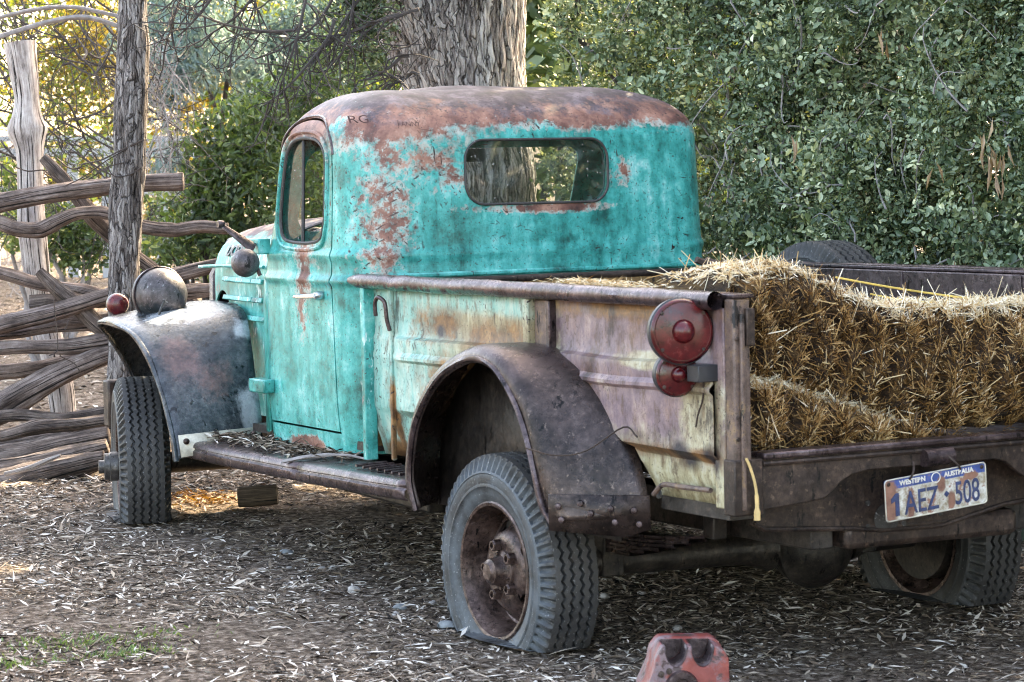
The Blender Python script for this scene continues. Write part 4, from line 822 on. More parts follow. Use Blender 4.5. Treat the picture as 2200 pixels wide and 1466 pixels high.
def door_poly(g):
    P = smooth_path([(1.478-g, 1.30, 0), (1.482-g, 1.60, 0), (1.512-g*.7, 1.700, 0), (1.60, 1.752+g, 0), (1.72, 1.765+g, 0), (1.82, 1.748+g, 0), (1.885+g*.7, 1.70, 0), (1.925+g, 1.60, 0), (1.985+g, 1.42, 0), (2.04+g, 1.30, 0), (2.066+g, 1.22, 0)], 5)
    P = [(p.x, p.y) for p in P]; return P+[(2.072+g, 1.12), (2.072+g, .632-g), (1.452-g, .628-g), (1.478-g, 1.12)]
cabm = boolean(shell, MB().prism(door_poly(.006), 0, -1.2, -.45).mesh())
doorm = boolean(shell, MB().prism(door_poly(-.002), 0, -1.2, -.45).mesh(), 'INTERSECT')
doorm = boolean(doorm, MB().prism(dwin, 0, -1.2, -.4).mesh())
cab = add('cab', cabm, M['cab'], truck, ang=38)
door = add('door', doorm, M['cab'], truck, ang=38)
def on_side(y, z, d=0.):
    ins = .27*(1-math.cos(math.asin(min(1, max(0, z-1.69)/.178))))**.92
    return (-(.738-max(0, min(z, 1.70)-1.2)*.035-max(0, .70-z)*.10+ridge(z)-ins)-d, y, z)
rim = MB().tube([on_side(y, z, -.003) for y, z in dwin], .007, 8, closed=True); part(rim, 'window_seal', 'blackrub', door)
rim = MB().tube([on_side(1.725+(y-1.725)*1.12, 1.505+(z-1.505)*1.12, .001) for y, z in dwin], .0085, 8, closed=True); part(rim, 'window_moulding', 'cab', door)
part(MB().tube([on_side(y, z, -.001) for y, z in door_poly(.012)[6:33]], .0055, 8), 'drip_rail', 'rail')
part(MB().tube([(x, 1.248+max(0, z-1.2)*.03-.004-.012*math.cos(x/.50*1.57), z) for x, z in rearwin], .0048, 8, closed=True), 'rear_window_seal', 'blackrub')
part(MB().put([(x*1.0, 1.262+max(0, z-1.2)*.03-.012, z) for x, z in rearwin], [list(range(len(rearwin)))]), 'rear_window', 'glass')
for x0, x1 in ((-.61, -.015), (.015, .61)): 
    q = rrect(x0, x1, 1.335, 1.665, .06); part(MB().put([(x, 2.125-max(0, z-1.22)*.40+.008+.03*math.cos(x/.74*1.57), z) for x, z in q], [list(range(len(q)))]), 'windscreen_pane', 'glass_side')
part(MB().put([(.712, y, z) for y, z in dwin], [list(range(len(dwin)))]), 'right_door_window', 'glass_side')
vent = [(y, z) for y, z in dwin if y > 1.745]; vent = [(1.75, 1.312)]+[(1.75, 1.694)]+[(y, z) for y, z in dwin if y > 1.755]
part(MB().put([on_side(y, z, -.014) for y, z in vent], [list(range(len(vent)))]), 'vent_window', 'glass_side', door)
part(MB().tube([on_side(1.752, 1.315, -.014), on_side(1.752, 1.692, -.014)], .007, 8), 'vent_divider', 'lampgrey', door)
dropg = [(y, z) for y, z in dwin if y < 1.75 and z < 1.36]; dropg = [on_side(1.75, 1.355, -.02), on_side(1.66, 1.372, -.02), on_side(1.58, 1.365, -.02), on_side(1.545, 1.345, -.02), on_side(1.56, 1.30, -.02), on_side(1.75, 1.30, -.02)]
part(MB().put(dropg, [list(range(6))]), 'lowered_window', 'glass_side', door)
hd = tp_(655, 638, 0, -.77); hp = [Vector((-.775, hd.y+.085, hd.z-.001)), Vector((-.785, hd.y+.05, hd.z)), Vector((-.787, hd.y, hd.z+.002)), Vector((-.784, hd.y-.06, hd.z+.004)), Vector((-.772, hd.y-.088, hd.z+.006))]
part(MB().tube(smooth_path(hp, 4), [.004]+[.008]*5+[.0105]*8+[.012]*3, 10, squash=.7), 'door_handle', 'chrome', door)
part(MB().lathe([(.016, 0), (.018, .012), (.012, .03), (0, .032)], (-.742, hd.y-.085, hd.z+.006), (-1, 0, 0), 14), 'handle_boss', 'chrome', door)
# lower sill seam, hinges
for (u0, v0, u1, v1) in ((533, 512, 567, 547), (543, 812, 577, 846)):
    a, b = tp_(u0, v0, 0, -.765), tp_(u1, v1, 0, -.765); part(MB().box((-.785, b.y, b.z), (-.735, a.y, a.z)), 'door_hinge', 'cab', bevel=.006)
# inside
part(MB().box((-.70, 1.27, .57), (.70, 2.3, .60)), 'cab_floor', 'frame'); part(MB().box((-.60, 1.36, .62), (.60, 1.80, .92)), 'seat_cushion', 'seat', bevel=.03)
part(MB().box((-.50, 1.29, .92), (.50, 1.40, 1.395)), 'seat_back', 'seat', bevel=.03); part(MB().box((-.69, 1.98, 1.10), (.69, 2.10, 1.30)), 'dashboard', 'dash', bevel=.02)
sw = Vector((.33, 1.83, 1.30)); th = Matrix.Rotation(R(-40), 3, 'X'); ring = [sw+th @ Vector((math.cos(a)*.2, math.sin(a)*.2, 0)) for a in np.linspace(0, 6.283, 33)[:-1]]
st = part(MB().tube(ring, .011, 8, closed=True), 'steering_wheel', 'blackrub')
for a in (90, 210, 330): part(MB().tube([sw, sw+th @ Vector((math.cos(R(a))*.2, math.sin(R(a))*.2, 0))], .008, 6), 'spoke', 'blackrub', st)
part(MB().tube([sw, sw+Vector((0, .25, -.3))], .02, 8), 'column', 'blackrub', st); part(MB().box((-.09, 1.80, 1.60), (.09, 1.815, 1.65)), 'inner_mirror', 'lampgrey', bevel=.008)
# belt ledge at the back of the cab
part(MB().box((-.60, 1.222, 1.186), (.735, 1.246, 1.204)), 'rear_ledge', 'cab', bevel=.006)
# scratched marks in the rust of the roof
for txt, (u, v), s_ in (('RG', (798, 257), .040), ('FANNY', (880, 266), .026)):
    p = tp_(u, v, 1, 1.262); me = text_mesh(txt, s_, .0004)
    for q in me.vertices: q.co = Vector((p.x+q.co.x, 1.2455-(.0 if txt != 'RG' else -.0)+q.co.z, p.z-.01+q.co.y))
    # lay it on the shell
    for q in me.vertices:
        z = q.co.z; y0 = 1.248+(z-1.2)*.03
        if z > 1.69: s = math.asin(min(1, (z-1.69)/.178)); y0 = 1.263+.27*(1-math.cos(s))**.92
        w = .738-.27*0; cx = -.72+.235
        if q.co.x < cx: y0 += .235-math.sqrt(max(0, .235**2-(q.co.x-cx)**2))
        q.co.y = y0-.0135
    add('scratched_lettering', me, M['graffiti'], cab, ang=0)
# --- cowl and hood
def hood_sec(y, w, zt_, zb=.60):
    P = [(-w, y, zb), (-w, y, zt_-.24)]
    for i in range(0, 19):
        a = math.pi-math.pi*i/18; P.append((w*math.copysign(abs(math.cos(a))**.62, math.cos(a)), y, zt_-.22+.22*math.sin(a)**.75))
    return P+[(w, y, zt_-.24), (w, y, zb)]
part(MB().grid([hood_sec(2.10, .715, 1.30, .58), hood_sec(2.17, .70, 1.33, .58), hood_sec(2.26, .63, 1.36, .58), hood_sec(2.36, .545, 1.375, .58)]), 'cowl', 'teal', solid=.01)
hm = MB().grid([hood_sec(2.385, .535, 1.392), hood_sec(2.39, .54, 1.396), hood_sec(2.7, .52, 1.392), hood_sec(3.0, .485, 1.378), hood_sec(3.22, .45, 1.36), hood_sec(3.27, .43, 1.35)]).mesh(); hm = solidify(hm, .008)
hm = boolean(hm, MB().prism([(3.10+.16*math.cos(a), .90+.19*math.sin(a)) for a in np.linspace(0, 6.283, 25)[:-1]], 0, -.7, -.2).mesh())
hood = add('hood', hm, M['teal'], truck, ang=40)
part(MB().prism([(-.44, .6), (-.43, 1.15), (-.34, 1.30), (0, 1.345), (.34, 1.30), (.43, 1.15), (.44, .6)], 1, 3.285, 3.34), 'radiator_shell', 'rail', bevel=.01)
part(MB().box((-.38, 2.45, .62), (.38, 3.2, 1.05)), 'engine', 'frame', bevel=.02)
part(MB().tube([(-.50, 3.27, 1.185), (-.515, 3.0, 1.195), (-.548, 2.5, 1.20)], .007, 8), 'bead', 'teal', hood)
for i in range(3):
    for j in range(4):
        y = 2.52+j*.13; z = 1.15-i*.075; xs = -(.54-.13*max(0, y-2.5)**1.2)-.008
        part(MB().box((xs-.006, y, z-.02), (xs+.006, y+.10, z), Matrix.Rotation(R(18), 3, 'Y')), 'louvre', 'teal', hood, bevel=.003)
p0, p1 = Vector((-.530, 2.72, 1.262)), Vector((-.490, 3.06, 1.255)); me = text_mesh('DODGE', .060, .004, .002); dx = (p0-p1).normalized(); w_ = max(v.co.x for v in me.vertices)-min(v.co.x for v in me.vertices)
for v in me.vertices:
    t = v.co.copy(); q = (p0+p1)/2+dx*(t.x/w_*.33); z_ = q.z+t.y-.02; wd_ = interp(q.y, [(2.39, .54), (2.7, .52), (3.0, .485), (3.22, .45)]); zt_ = interp(q.y, [(2.39, 1.396), (2.7, 1.392), (3.0, 1.378), (3.22, 1.36)])
    sn = min(1, max(0, (z_-zt_+.22)/.22))**1.333; v.co = Vector((-wd_*math.sqrt(1-sn*sn)**.62-.003-t.z, q.y, z_))
add('raised_lettering', me, M['pitted'], hood, ang=0)
# --- mirror on its arm
a0, a1 = tp_(476, 483, 0, -.86), tp_(545, 534, 0, -.80)
a0 = tp_(474, 482, 0, -.92)
part(MB().tube([a0, a0.lerp(a1, .5), a1], [.011, .019, .028], 10, squash=.45), 'mirror_arm', 'rail'); part(MB().lathe([(.013, -.012), (.016, 0), (.013, .012)], a0, (-1, 0, 0), 12), 'arm_eye', 'rail')
mc = tp_(527, 565, 0, -.86)
mir = part(MB().lathe([(0, -.058), (.022, -.054), (.040, -.038), (.052, -.012), (.054, .006), (.050, .014), (0, .016)], mc, (.42, .9, -.05), 24), 'side_mirror', 'headlight')
part(MB().tube([mc+Vector((.02, -.0, -.0)), mc+Vector((.045, -.005, -.02)), mc+Vector((.055, -.01, -.05))], .008, 8), 'mirror_stalk', 'rail', mir)
# --- front fender
FO = [(-.60, 3.70, .55), (-.66, 3.70, .72), (-.76, 3.62, .85), (-.87, 3.48, .935), (-.945, 3.33, .972), (-.978, 3.15, .985), (-.985, 2.98, .972), (-.985, 2.84, .945), (-.985, 2.73, .895), (-.985, 2.64, .825), (-.985, 2.56, .735), (-.985, 2.49, .64), (-.985, 2.44, .55), (-.985, 2.41, .465)]
FI = [(-.50, 3.74, .55), (-.50, 3.74, .74), (-.50, 3.68, .89), (-.50, 3.56, .985), (-.50, 3.38, 1.03), (-.50, 3.18, 1.045), (-.50, 3.0, 1.046), (-.52, 2.86, 1.042), (-.54, 2.73, 1.022), (-.56, 2.635, .96), (-.57, 2.58, .86), (-.58, 2.53, .74), (-.58, 2.49, .63), (-.58, 2.47, .52)]
def loft(A, B, prof, cen, per=5):
    """prof: list of (t across, outward lift)"""
    A, B = smooth_path(A, per), smooth_path(B, per); rows = []
    for i in range(len(A)):
        tng = (A[min(i+1, len(A)-1)]-A[max(i-1, 0)]).normalized(); ac = (A[i]-B[i]).normalized(); nrm = tng.cross(ac).normalized()
        if nrm.dot(B[i]-cen) < 0: nrm = -nrm
        rows.append([B[i].lerp(A[i], t)+nrm*l for t, l in prof])
    return rows
def front_fender(s):
    f = lambda P: [(x*s, y, z) for x, y, z in P]
    rows = loft(FO, FI, [(0, 0)]+[(t, .012*math.sin(math.pi*t)) for t in np.linspace(.08, .86, 10)]+[(.93, .004), (.975, -.004), (1, -.018)], Vector((-.5, 3.1, .5)))
    rows = [[(p.x*s, p.y, p.z) for p in r] for r in rows]; me = MB().grid(rows).mesh(); dent(me, .006, 5.)
    o = add('front_fender', me, M['ffender'], truck, ang=50, solid=.004)
    lip = [Vector(r[-2])+Vector((0, 0, -.006)) for r in rows]; part(MB().tube(lip, .0095, 8, wob=.15), 'fender_lip', 'ffender', o); return o
ff = front_fender(-1 if False else 1); front_fender(-1)
a, b = Vector((-.90, 2.425, .475)), Vector((-.585, 2.462, .555)); bk = []
part(MB().put([(-.96, 2.405, .475), (-.60, 2.445, .50), (-.60, 2.462, .57), (-.96, 2.43, .56)], [(0, 1, 2, 3)]), 'bracket_strip', 'cream_trim', ff, solid=.006, off=0)
for t in (.05, .5, .93): part(MB().lathe([(.013, 0), (.012, .006), (.006, .011), (0, .012)], Vector((-.95, 2.414, .535)).lerp(Vector((-.61, 2.449, .545)), t), (-.1, -1, .2), 12), 'bolt', 'wheel', ff)
# inner fender wall between fender and hood
for s in (-1, 1): part(MB().grid([[(s*.50, y, .5), (s*.50, y, z)] for y, z in ((3.72, .75), (3.5, 1.0), (3.2, 1.04), (2.9, 1.04), (2.7, 1.02), (2.55, .85), (2.48, .6))]), 'inner_fender_panel', 'frame', solid=.004)
# --- headlight, signal lamp
def headlight(s):
    c = Vector((s*.755, 3.10, 1.083)); o = part(MB().lathe([(0, -.135), (.03, -.132), (.065, -.118), (.093, -.085), (.108, -.04), (.112, .005), (.112, .02), (.104, .028), (0, .045)], c, (0, 1, 0), 36), 'headlight', 'headlight')
    part(MB().lathe([(.05, -.13), (.035, -.10), (.03, -.06)], c, (0, 0, 1), 16), 'stand', 'headlight', o); part(MB().tube([c+Vector((math.cos(a)*.1135, -.012, math.sin(a)*.1135)) for a in np.linspace(0, 6.283, 41)[:-1]], .004, 6, closed=True), 'rim_band', 'rail', o)
    part(MB().tube(smooth_path([c+Vector((.03*s, -.13, -.02)), c+Vector((.06*s, -.15, -.07)), c+Vector((.05*s, -.12, -.11))], 5), .005, 6), 'cable', 'blackrub', o)
    return o
headlight(-1); headlight(1)
rl = tp_(254, 655, 0, -.86); lp = part(MB().lathe([(.0, -.015), (.035, -.012), (.046, 0), (.048, .03), (.040, .05), (0, .055)], rl, (.22, 1, 0), 24), 'signal_lamp', 'lampgrey')
part(MB().lathe([(0, -.026), (.020, -.024), (.038, -.016), (.0465, -.002), (.0465, .004)], rl, (.22, 1, 0), 24), 'lens', 'lens', lp); part(MB().tube([rl+Vector((0, .02, -.03)), rl+Vector((0, .02, -.085))], .009, 8), 'stalk', 'lampgrey', lp)
# front bumper end seen left of the tyre
part(MB().box((-.655, 3.98, .46), (.655, 4.05, .67)), 'front_bumper', 'brown', bevel=.01)
for s in (-1, 1): part(MB().box((s*.36-.04, -1.0, .44), (s*.36+.04, 4.0, .56)), 'chassis_rail', 'frame', bevel=.006)
# --- running boards
def board(s):
    for nm, y0, y1, za, zb, xo in (('running_board', 2.57, 1.46, .496, .496, .90), ('running_board', 1.455, .57, .498, .512, .905)):
        rows = []
        for i in range(15):
            t = i/14; y = y0+(y1-y0)*t; z = za+(zb-za)*t; xx = xo+.012*math.sin(t*3.1)+(.015 if nm and y0 < 2 else 0)*t
            rows.append([(s*.70, y, z+.040), (s*.76, y, z+.038), (s*(xx-.06), y, z+.033), (s*(xx-.03), y, z+.034), (s*(xx-.012), y, z+.030), (s*(xx-.003), y, z+.022), (s*xx, y, z+.012), (s*(xx-.007), y, z+.008), (s*(xx-.006), y, z+.003), (s*(xx+.003), y, z-.002), (s*(xx+.003), y, z-.024), (s*(xx-.006), y, z-.034), (s*(xx-.012), y, z-.036)])
        me = MB().grid(rows).mesh(); dent(me, .0025, 4., s); o = add(nm, me, M['rail'], truck, ang=60, solid=.004)
        for j in range(9):
            if y0 < 2 and s < 0:
                y = y1+.05+j*.055; part(MB().tube([(s*.74, y, zb+.041), (s*.86, y, zb+.037)], .006, 6), 'rib', 'rail', o)
board(-1); board(1)
# --- rear fenders
RO = [(-.975, .415, .465), (-.985, .435, .56), (-.985, .425, .66), (-.985, .385, .76), (-.985, .30, .855), (-.985, .19, .935), (-.985, .06, .985), (-.985, -.06, 1.005), (-.985, -.17, .985), (-.985, -.255, .925), (-.985, -.325, .845), (-.985, -.375, .755), (-.985, -.41, .66), (-.98, -.44, .57), (-.965, -.47, .52)]
RI = [(-.745, .60, .465), (-.745, .61, .58), (-.745, .58, .70), (-.745, .53, .80), (-.745, .43, .895), (-.745, .30, .965), (-.745, .14, 1.005), (-.745, -.02, 1.02), (-.745, -.17, 1.008), (-.745, -.31, .968), (-.745, -.43, .90), (-.745, -.525, .82), (-.745, -.60, .725), (-.745, -.65, .63), (-.745, -.675, .53)]
def rear_fender(s):
    prof = [(0, 0), (.12, .004), (.25, .010), (.38, .012), (.5, .014), (.62, .016), (.72, .017), (.80, .017), (.87, .014), (.93, .008), (.97, -.002), (1, -.016), (.995, -.034)]
    rows = [[(p.x*-s, p.y, p.z) for p in r] for r in loft(RO, RI, prof, Vector((-.745, -.03, .5)))]; me = MB().grid(rows).mesh(); dent(me, .007, 4.5, 3)
    o = add('rear_fender', me, M['rfender'], truck, ang=60, solid=.004)
    if s < 0: 
        part(MB().tube([Vector(r[-2])+Vector((-.002, 0, -.004)) for r in rows], .010, 8, wob=.2), 'fender_lip', 'rail', o)
        part(MB().put([(-.755, -.690, .60), (-.975, -.475, .60), (-.965, -.46, .49), (-.80, -.63, .475), (-.75, -.685, .50)], [(0, 1, 2, 3, 4)]), 'riveted_flap', 'rfender', o, solid=.006, off=0)
        for t, z in ((.1, .565), (.13, .525), (.32, .575), (.42, .545), (.62, .56), (.66, .52), (.85, .555), (.9, .515)):
            q = Vector((-.975, -.475, 0)).lerp(Vector((-.755, -.69, 0)), t); part(MB().lathe([(.011, 0), (.009, .006), (0, .009)], (q.x-.003, q.y-.003, z), (-.7, -.7, 0), 8), 'rivet', 'rail', o)
        wires = [(-.99, -.385, .735), (-.93, -.46, .715), (-.86, -.52, .73), (-.78, -.60, .80), (-.77, -.66, .775)]
        part(MB().tube(smooth_path([(x-.022, y-.026, z) for x, y, z in wires], 5), .0028, 5), 'loose_wire', 'wire', o)
    part(MB().grid([[(s*.806, y*.90, .46), (s*.806, y*.90, max(.47, z-.022))] for x, y, z in RI]), 'wheel_well_panel', 'frame', solid=.003)
    return o
rear_fender(-1); rear_fender(1)
# --- bed
def bed_side(s):
    zs_ = [1.175, 1.12, 1.06, 1.015, 1.004, .996, .985, .95, .936, .926, .915, .86, .80, .752, .742, .734, .722, .68, .63, .575]
    xo = [0, 0, 0, 0, -.006, -.024, -.026, -.022, -.036, -.036, -.024, -.022, -.022, -.024, -.014, .0, .012, .012, .030, .046]
    rows = []
    for y in np.linspace(1.13, -1.07, 46):
        low = interp(y, [(-1.1, .585), (-.70, .545), (-.62, .72), (-.5, .80), (0, .80), (.62, .56), (1.2, .56)]) if True else .575
        r = []
        for z, x in zip(zs_, xo):
            bump_on = 1 if (y < -.17 or .0 < y < .92) else .25
            xx = -.757+x*(bump_on if z > .70 else 1); r.append((xx*-s if False else xx*(1 if s < 0 else -1), y, max(z, low) if z < .9 else z))
        rows.append(r)
    me = MB().grid(rows).mesh(); dent(me, .005, 3.5, 2); o = add('bed_side', me, M['bed'], truck, ang=35, solid=.004, off=-1 if s < 0 else 1)
    q = lambda x0, x1: (min(s*x0, s*x1), max(s*x0, s*x1))
    def sb(nm, x0, x1, y0, y1, z0, z1, mat='bed', bv=.004):
        xa, xb = q(x0, x1); return part(MB().box((xa, y0, z0), (xb, y1, z1)), nm, mat, o, bevel=bv)
    sb('stake_post', .752, .798, 1.098, 1.128, .56, 1.165, 'teal' if s < 0 else 'bed'); sb('stake_post', .755, .772, .945, .962, .57, 1.165); sb('stake_post', .755, .788, -.045, -.008, 1.0, 1.160); sb('stake_post', .750, .768, -.135, -.05, 1.0, 1.158, 'post'); sb('stake_post', .755, .782, -.165, -.142, .99, 1.160, 'rail')
    path = []; 
    for i in range(47):
        t = i/46; y = 1.222+(-1.105-1.222)*t; path.append((s*(.787+.006*mnoise.noise(Vector((y*2.3, 0, s)))), y, 1.187+.007*mnoise.noise(Vector((y*2.7, 4, 0)))-(.012*math.exp(-((y-.85)/.02)**2))))
    rl_ = part(MB().tube(path, [.012, .022]+[.0265]*44+[.0265], 14, wob=.1, caps=False), 'bed_rail', 'bedrail', o)
    part(MB().box((s*.72 if s > 0 else -.775, -1.10, 1.196), (.775 if s > 0 else -.72, 1.20, 1.208)), 'rail_flange', 'bedrail', rl_, bevel=.004)
    if s < 0:
        for y, z0 in ((.965, 1.12),):
            part(MB().tube(smooth_path([(-.80, y+.035, z0-.05), (-.802, y+.035, z0-.01), (-.802, y+.02, z0+.012), (-.800, y, z0+.014), (-.79, y-.018, z0-.005), (-.785, y-.02, z0-.06), (-.775, y-.022, z0-.10)], 4), .0075, 8), 'rope_hook', 'rail', o)
        a_, b_, c2, d_ = tp_(1405, 1062, 0, -.765), tp_(1425, 1042, 0, -.77), tp_(1460, 1046, 0, -.775), tp_(1527, 1054, 0, -.765); part(MB().tube(smooth_path([a_, b_, c2, d_], 5), .008, 8), 'tie_bar', 'post', o)
        part(MB().lathe([(.016, 0), (.014, .004), (0, .005)], a_+Vector((.018, 0, 0)), (-1, 0, 0), 12), 'bolt_hole', 'blackrub', o)
        hw = tp_(1510, 855, 0, -.79); part(MB().tube(smooth_path([tp_(1512, 818, 0, -.79), tp_(1510, 858, 0, -.79), tp_(1500, 890, 0, -.79), tp_(1495, 918, 0, -.79)], 4), .003, 5), 'lamp_wire', 'wire', o)
    sb('inner_panel', .700, .722, -1.08, 1.19, .72, 1.195, 'rail')
    for y in (-.62, .0, .62): sb('panel_seam', .6955, .6995, y-.012, y+.012, .72, 1.194, 'rail', .001)
    return o
bsl = bed_side(-1); bed_side(1)
part(MB().box((-.70, -1.08, .70), (.70, 1.19, .722)), 'bed_floor', 'brown')
bh = part(MB().box((-.74, 1.175, .60), (.74, 1.20, 1.178)), 'bed_bulkhead', 'ochre'); part(MB().tube([(-.73, 1.18, 1.172), (.73, 1.18, 1.172)], .014, 10), 'rolled_edge', 'brown', bh); part(MB().tube([(-.70, 1.172, 1.10), (.70, 1.172, 1.10)], .012, 10), 'rolled_edge', 'ochre', bh)
def rear_post(s):
    c = s*.735; o = part(MB().box((c-.028, -1.155, .585), (c+.028, -1.108, 1.192)), 'rear_post', 'post', bevel=.006)
    x1 = s*.765; part(MB().box((min(x1, s*.748), -1.107, .60), (max(x1, s*.748)+.0, -1.055, 1.165)), 'side_flange', 'bed' if s < 0 else 'post', o, bevel=.004)
    part(MB().box((c-.012, -1.168, .60), (c+.002, -1.1555, 1.15)), 'rib', 'post', o, bevel=.004); part(MB().box((c-.03, -1.16, 1.193), (c+.04, -1.06, 1.205)), 'cap', 'rail', o, bevel=.003)
    part(MB().box((c+.006, -1.172, 1.06), (c+.034, -1.1555, 1.165)), 'latch_plate', 'brown', o, bevel=.003)
    for z in (.63, .70, .86, .80, 1.08): part(MB().lathe([(.007, 0), (.006, .003), (0, .004)], (c-.018, -1.1552, z), (0, -1, 0), 8), 'bolt', 'brown', o)
    part(MB().box((c-.036, -1.162, .585), (c+.06, -1.1045, .742)), 'corner_gusset', 'brown', o, bevel=.004); return o
rear_post(-1); rear_post(1)
sill_poly = [(-.672, .752), (-.672, .595), (-.50, .607), (-.455, .614), (-.425, .632), (-.40, .656), (-.36, .674), (-.30, .682), (.16, .682), (.20, .672), (.235, .645), (.27, .622), (.34, .61), (.672, .595), (.672, .752)]
sill = part(MB().prism(sill_poly, 1, -1.150, -1.128), 'rear_sill', 'brown', bevel=.003)
part(MB().box((-.672, -1.166, .738), (.672, -1.09, .757)), 'sill_lip', 'rail', sill, bevel=.006); part(MB().tube([(-.672, -1.154, .726), (.672, -1.154, .726)], .008, 8), 'sill_bead', 'brown', sill)
cm = [(-.60, .70), (-.62, .535), (-.585, .515), (-.30, .495), (-.16, .478), (.05, .475), (.285, .520), (.62, .545), (.62, .70)]
cx_ = part(MB().prism(cm, 1, -1.03, -1.01), 'rear_crossmember', 'brown', bevel=.003); part(MB().tube([(x, -1.03, z+.006) for x, z in cm[1:-1]], .008, 8), 'pressed_edge', 'brown', cx_)
hc = tp_(1928, 1118, 1, -1.085)
part(MB().lathe([(.040, 0), (.045, .003), (.04, .004)], (hc.x, -1.03, hc.z), (0, -1, 0), 24), 'drain_hole', 'blackrub', cx_)
for dx_, dz_ in ((-.065, .05), (-.065, -.02), (.065, -.02), (.2, .0), (.3, .02)): part(MB().lathe([(.009, 0), (.008, .003), (0, .0035)], (hc.x+dx_, -1.03, hc.z+dz_), (0, -1, 0), 10), 'bolt_hole', 'blackrub', cx_)
part(MB().box((-.72, -1.06, .56), (-.60, -.70, .60)), 'underframe_bracket', 'frame')
# hinge clip and number plate
hcl = tp_(2018, 982, 1, -1.175); part(MB().lathe([(.026, -.05), (.026, .05)], (hcl.x, -1.165, hcl.z), (1, .0, .03), 18), 'hinge_clip', 'rail', solid=.003, bevel=0)
pc_ = tp_(2011, 1057, 1, -1.19); plate = add('number_plate', MB().prism(rrect(-.186, .186, -.067, .067, .012, 4), 1, -.0008, .0008).mesh(), M['plate'], truck, ang=30, bevel=0)
for v in plate.data.vertices: v.co.y += .0
plate.location = pc_; plate.rotation_euler = (R(4), R(-5.5), R(-4))
plate.scale = (.95, 1, .93)
fr = part(MB().tube([(x, -.0012, z) for x, z in rrect(-.184, .184, -.065, .065, .012, 4)], .0022, 6, closed=True), 'plate_rim', 'cream_trim', plate)
def letters(txt, size, x, z, mat, sx=1., name='lettering'):
    me = text_mesh(txt, size, .0006, .0008)
    xs = [v.co.x for v in me.vertices]; x0 = (min(xs)+max(xs))/2
    for v in me.vertices: t = v.co.copy(); X_ = x+(t.x-x0)*sx; Z_ = z+t.y; v.co = Vector((X_, -.0020-t.z, Z_))
    add(name, me, M[mat], plate, ang=0)
letters('AEZ', .104, -.055, -.052, 'ink', .66); part(MB().prism([(-.150, -.052), (-.136, -.052), (-.136, .020), (-.148, .020), (-.164, .004), (-.164, -.010), (-.150, -.004)], 1, -.0028, -.0012), 'lettering', 'ink', plate); letters('508', .104, .113, -.052, 'ink', .60); letters('WESTERN', .021, -.085, .0425, 'ink_pale', 1.); letters('AUSTRALIA', .021, .085, .0425, 'ink_pale', 1.)
part(MB().prism([(.026, -.012), (.036, -.002), (.046, -.012), (.036, -.022)], 1, -.0040, -.0022), 'diamond_mark', 'ink', plate); part(MB().tube([(.0+.016*math.cos(a), -.003, .046+.016*math.sin(a)) for a in np.linspace(0, 6.283, 17)[:-1]], .0016, 5, closed=True), 'round_emblem', 'ink_pale', plate)
for a_, b_ in (((-.096, -.004, .056), (-.07, .012, .105)), ((.09, -.004, .058), (.06, .012, .10))): part(MB().tube(bez(a_, b_, (0, -.012, .0), 6, 0), .0035, 6), 'hanging_wire', 'wire', plate)
for x in (-.17, .17): part(MB().lathe([(.007, 0), (.005, .003), (0, .004)], (x, -.002, .052), (0, -1, 0), 10), 'bolt', 'brown', plate)
# --- tail lamps
def lamp(c, r, depth, parent=None, name='tail_lamp'):
    ax = Vector((-.26, -1, .02)).normalized(); o = part(MB().lathe([(0, .0), (r*.8, .0), (r*1.0, depth*.3), (r*1.02, depth), (r*.97, depth+.004), (r*.9, depth)], c, ax, 40), name, 'lampgrey')
    d = depth; part(MB().lathe([(r*.985, d-.004), (r*.975, d+.006), (r*.92, d+.012), (r*.90, d+.013), (r*.89, d+.0105), (r*.87, d+.0105), (r*.86, d+.0135), (r*.60, d+.018), (r*.36, d+.020), (r*.345, d+.019), (r*.33, d+.027), (r*.27, d+.038), (r*.14, d+.045), (0, d+.046)], c, ax, 40), 'lens', 'lens', o)
    e1 = ax.orthogonal().normalized(); e2 = ax.cross(e1)
    for a in (50, 130, 230, 310): part(MB().lathe([(.006, 0), (.005, .004), (0, .005)], Vector(c)+ax*(d+.0125)+(e1*math.sin(R(a+45))+e2*math.cos(R(a+45)))*r*.84, ax, 8), 'screw', 'brown', o)
    return o
lamp(tp_(1468, 713, 0, -.85)+Vector((.01, .045, 0)), .094, .034); lamp(tp_(1452, 806, 0, -.84)+Vector((.02, .05, 0)), .064, .040)
br = tp_(1507, 802, 0, -.80); part(MB().box((-.83, br.y-.03, br.z-.024), (-.755, br.y+.03, br.z+.024)), 'lamp_bracket', 'lampgrey', bevel=.003)
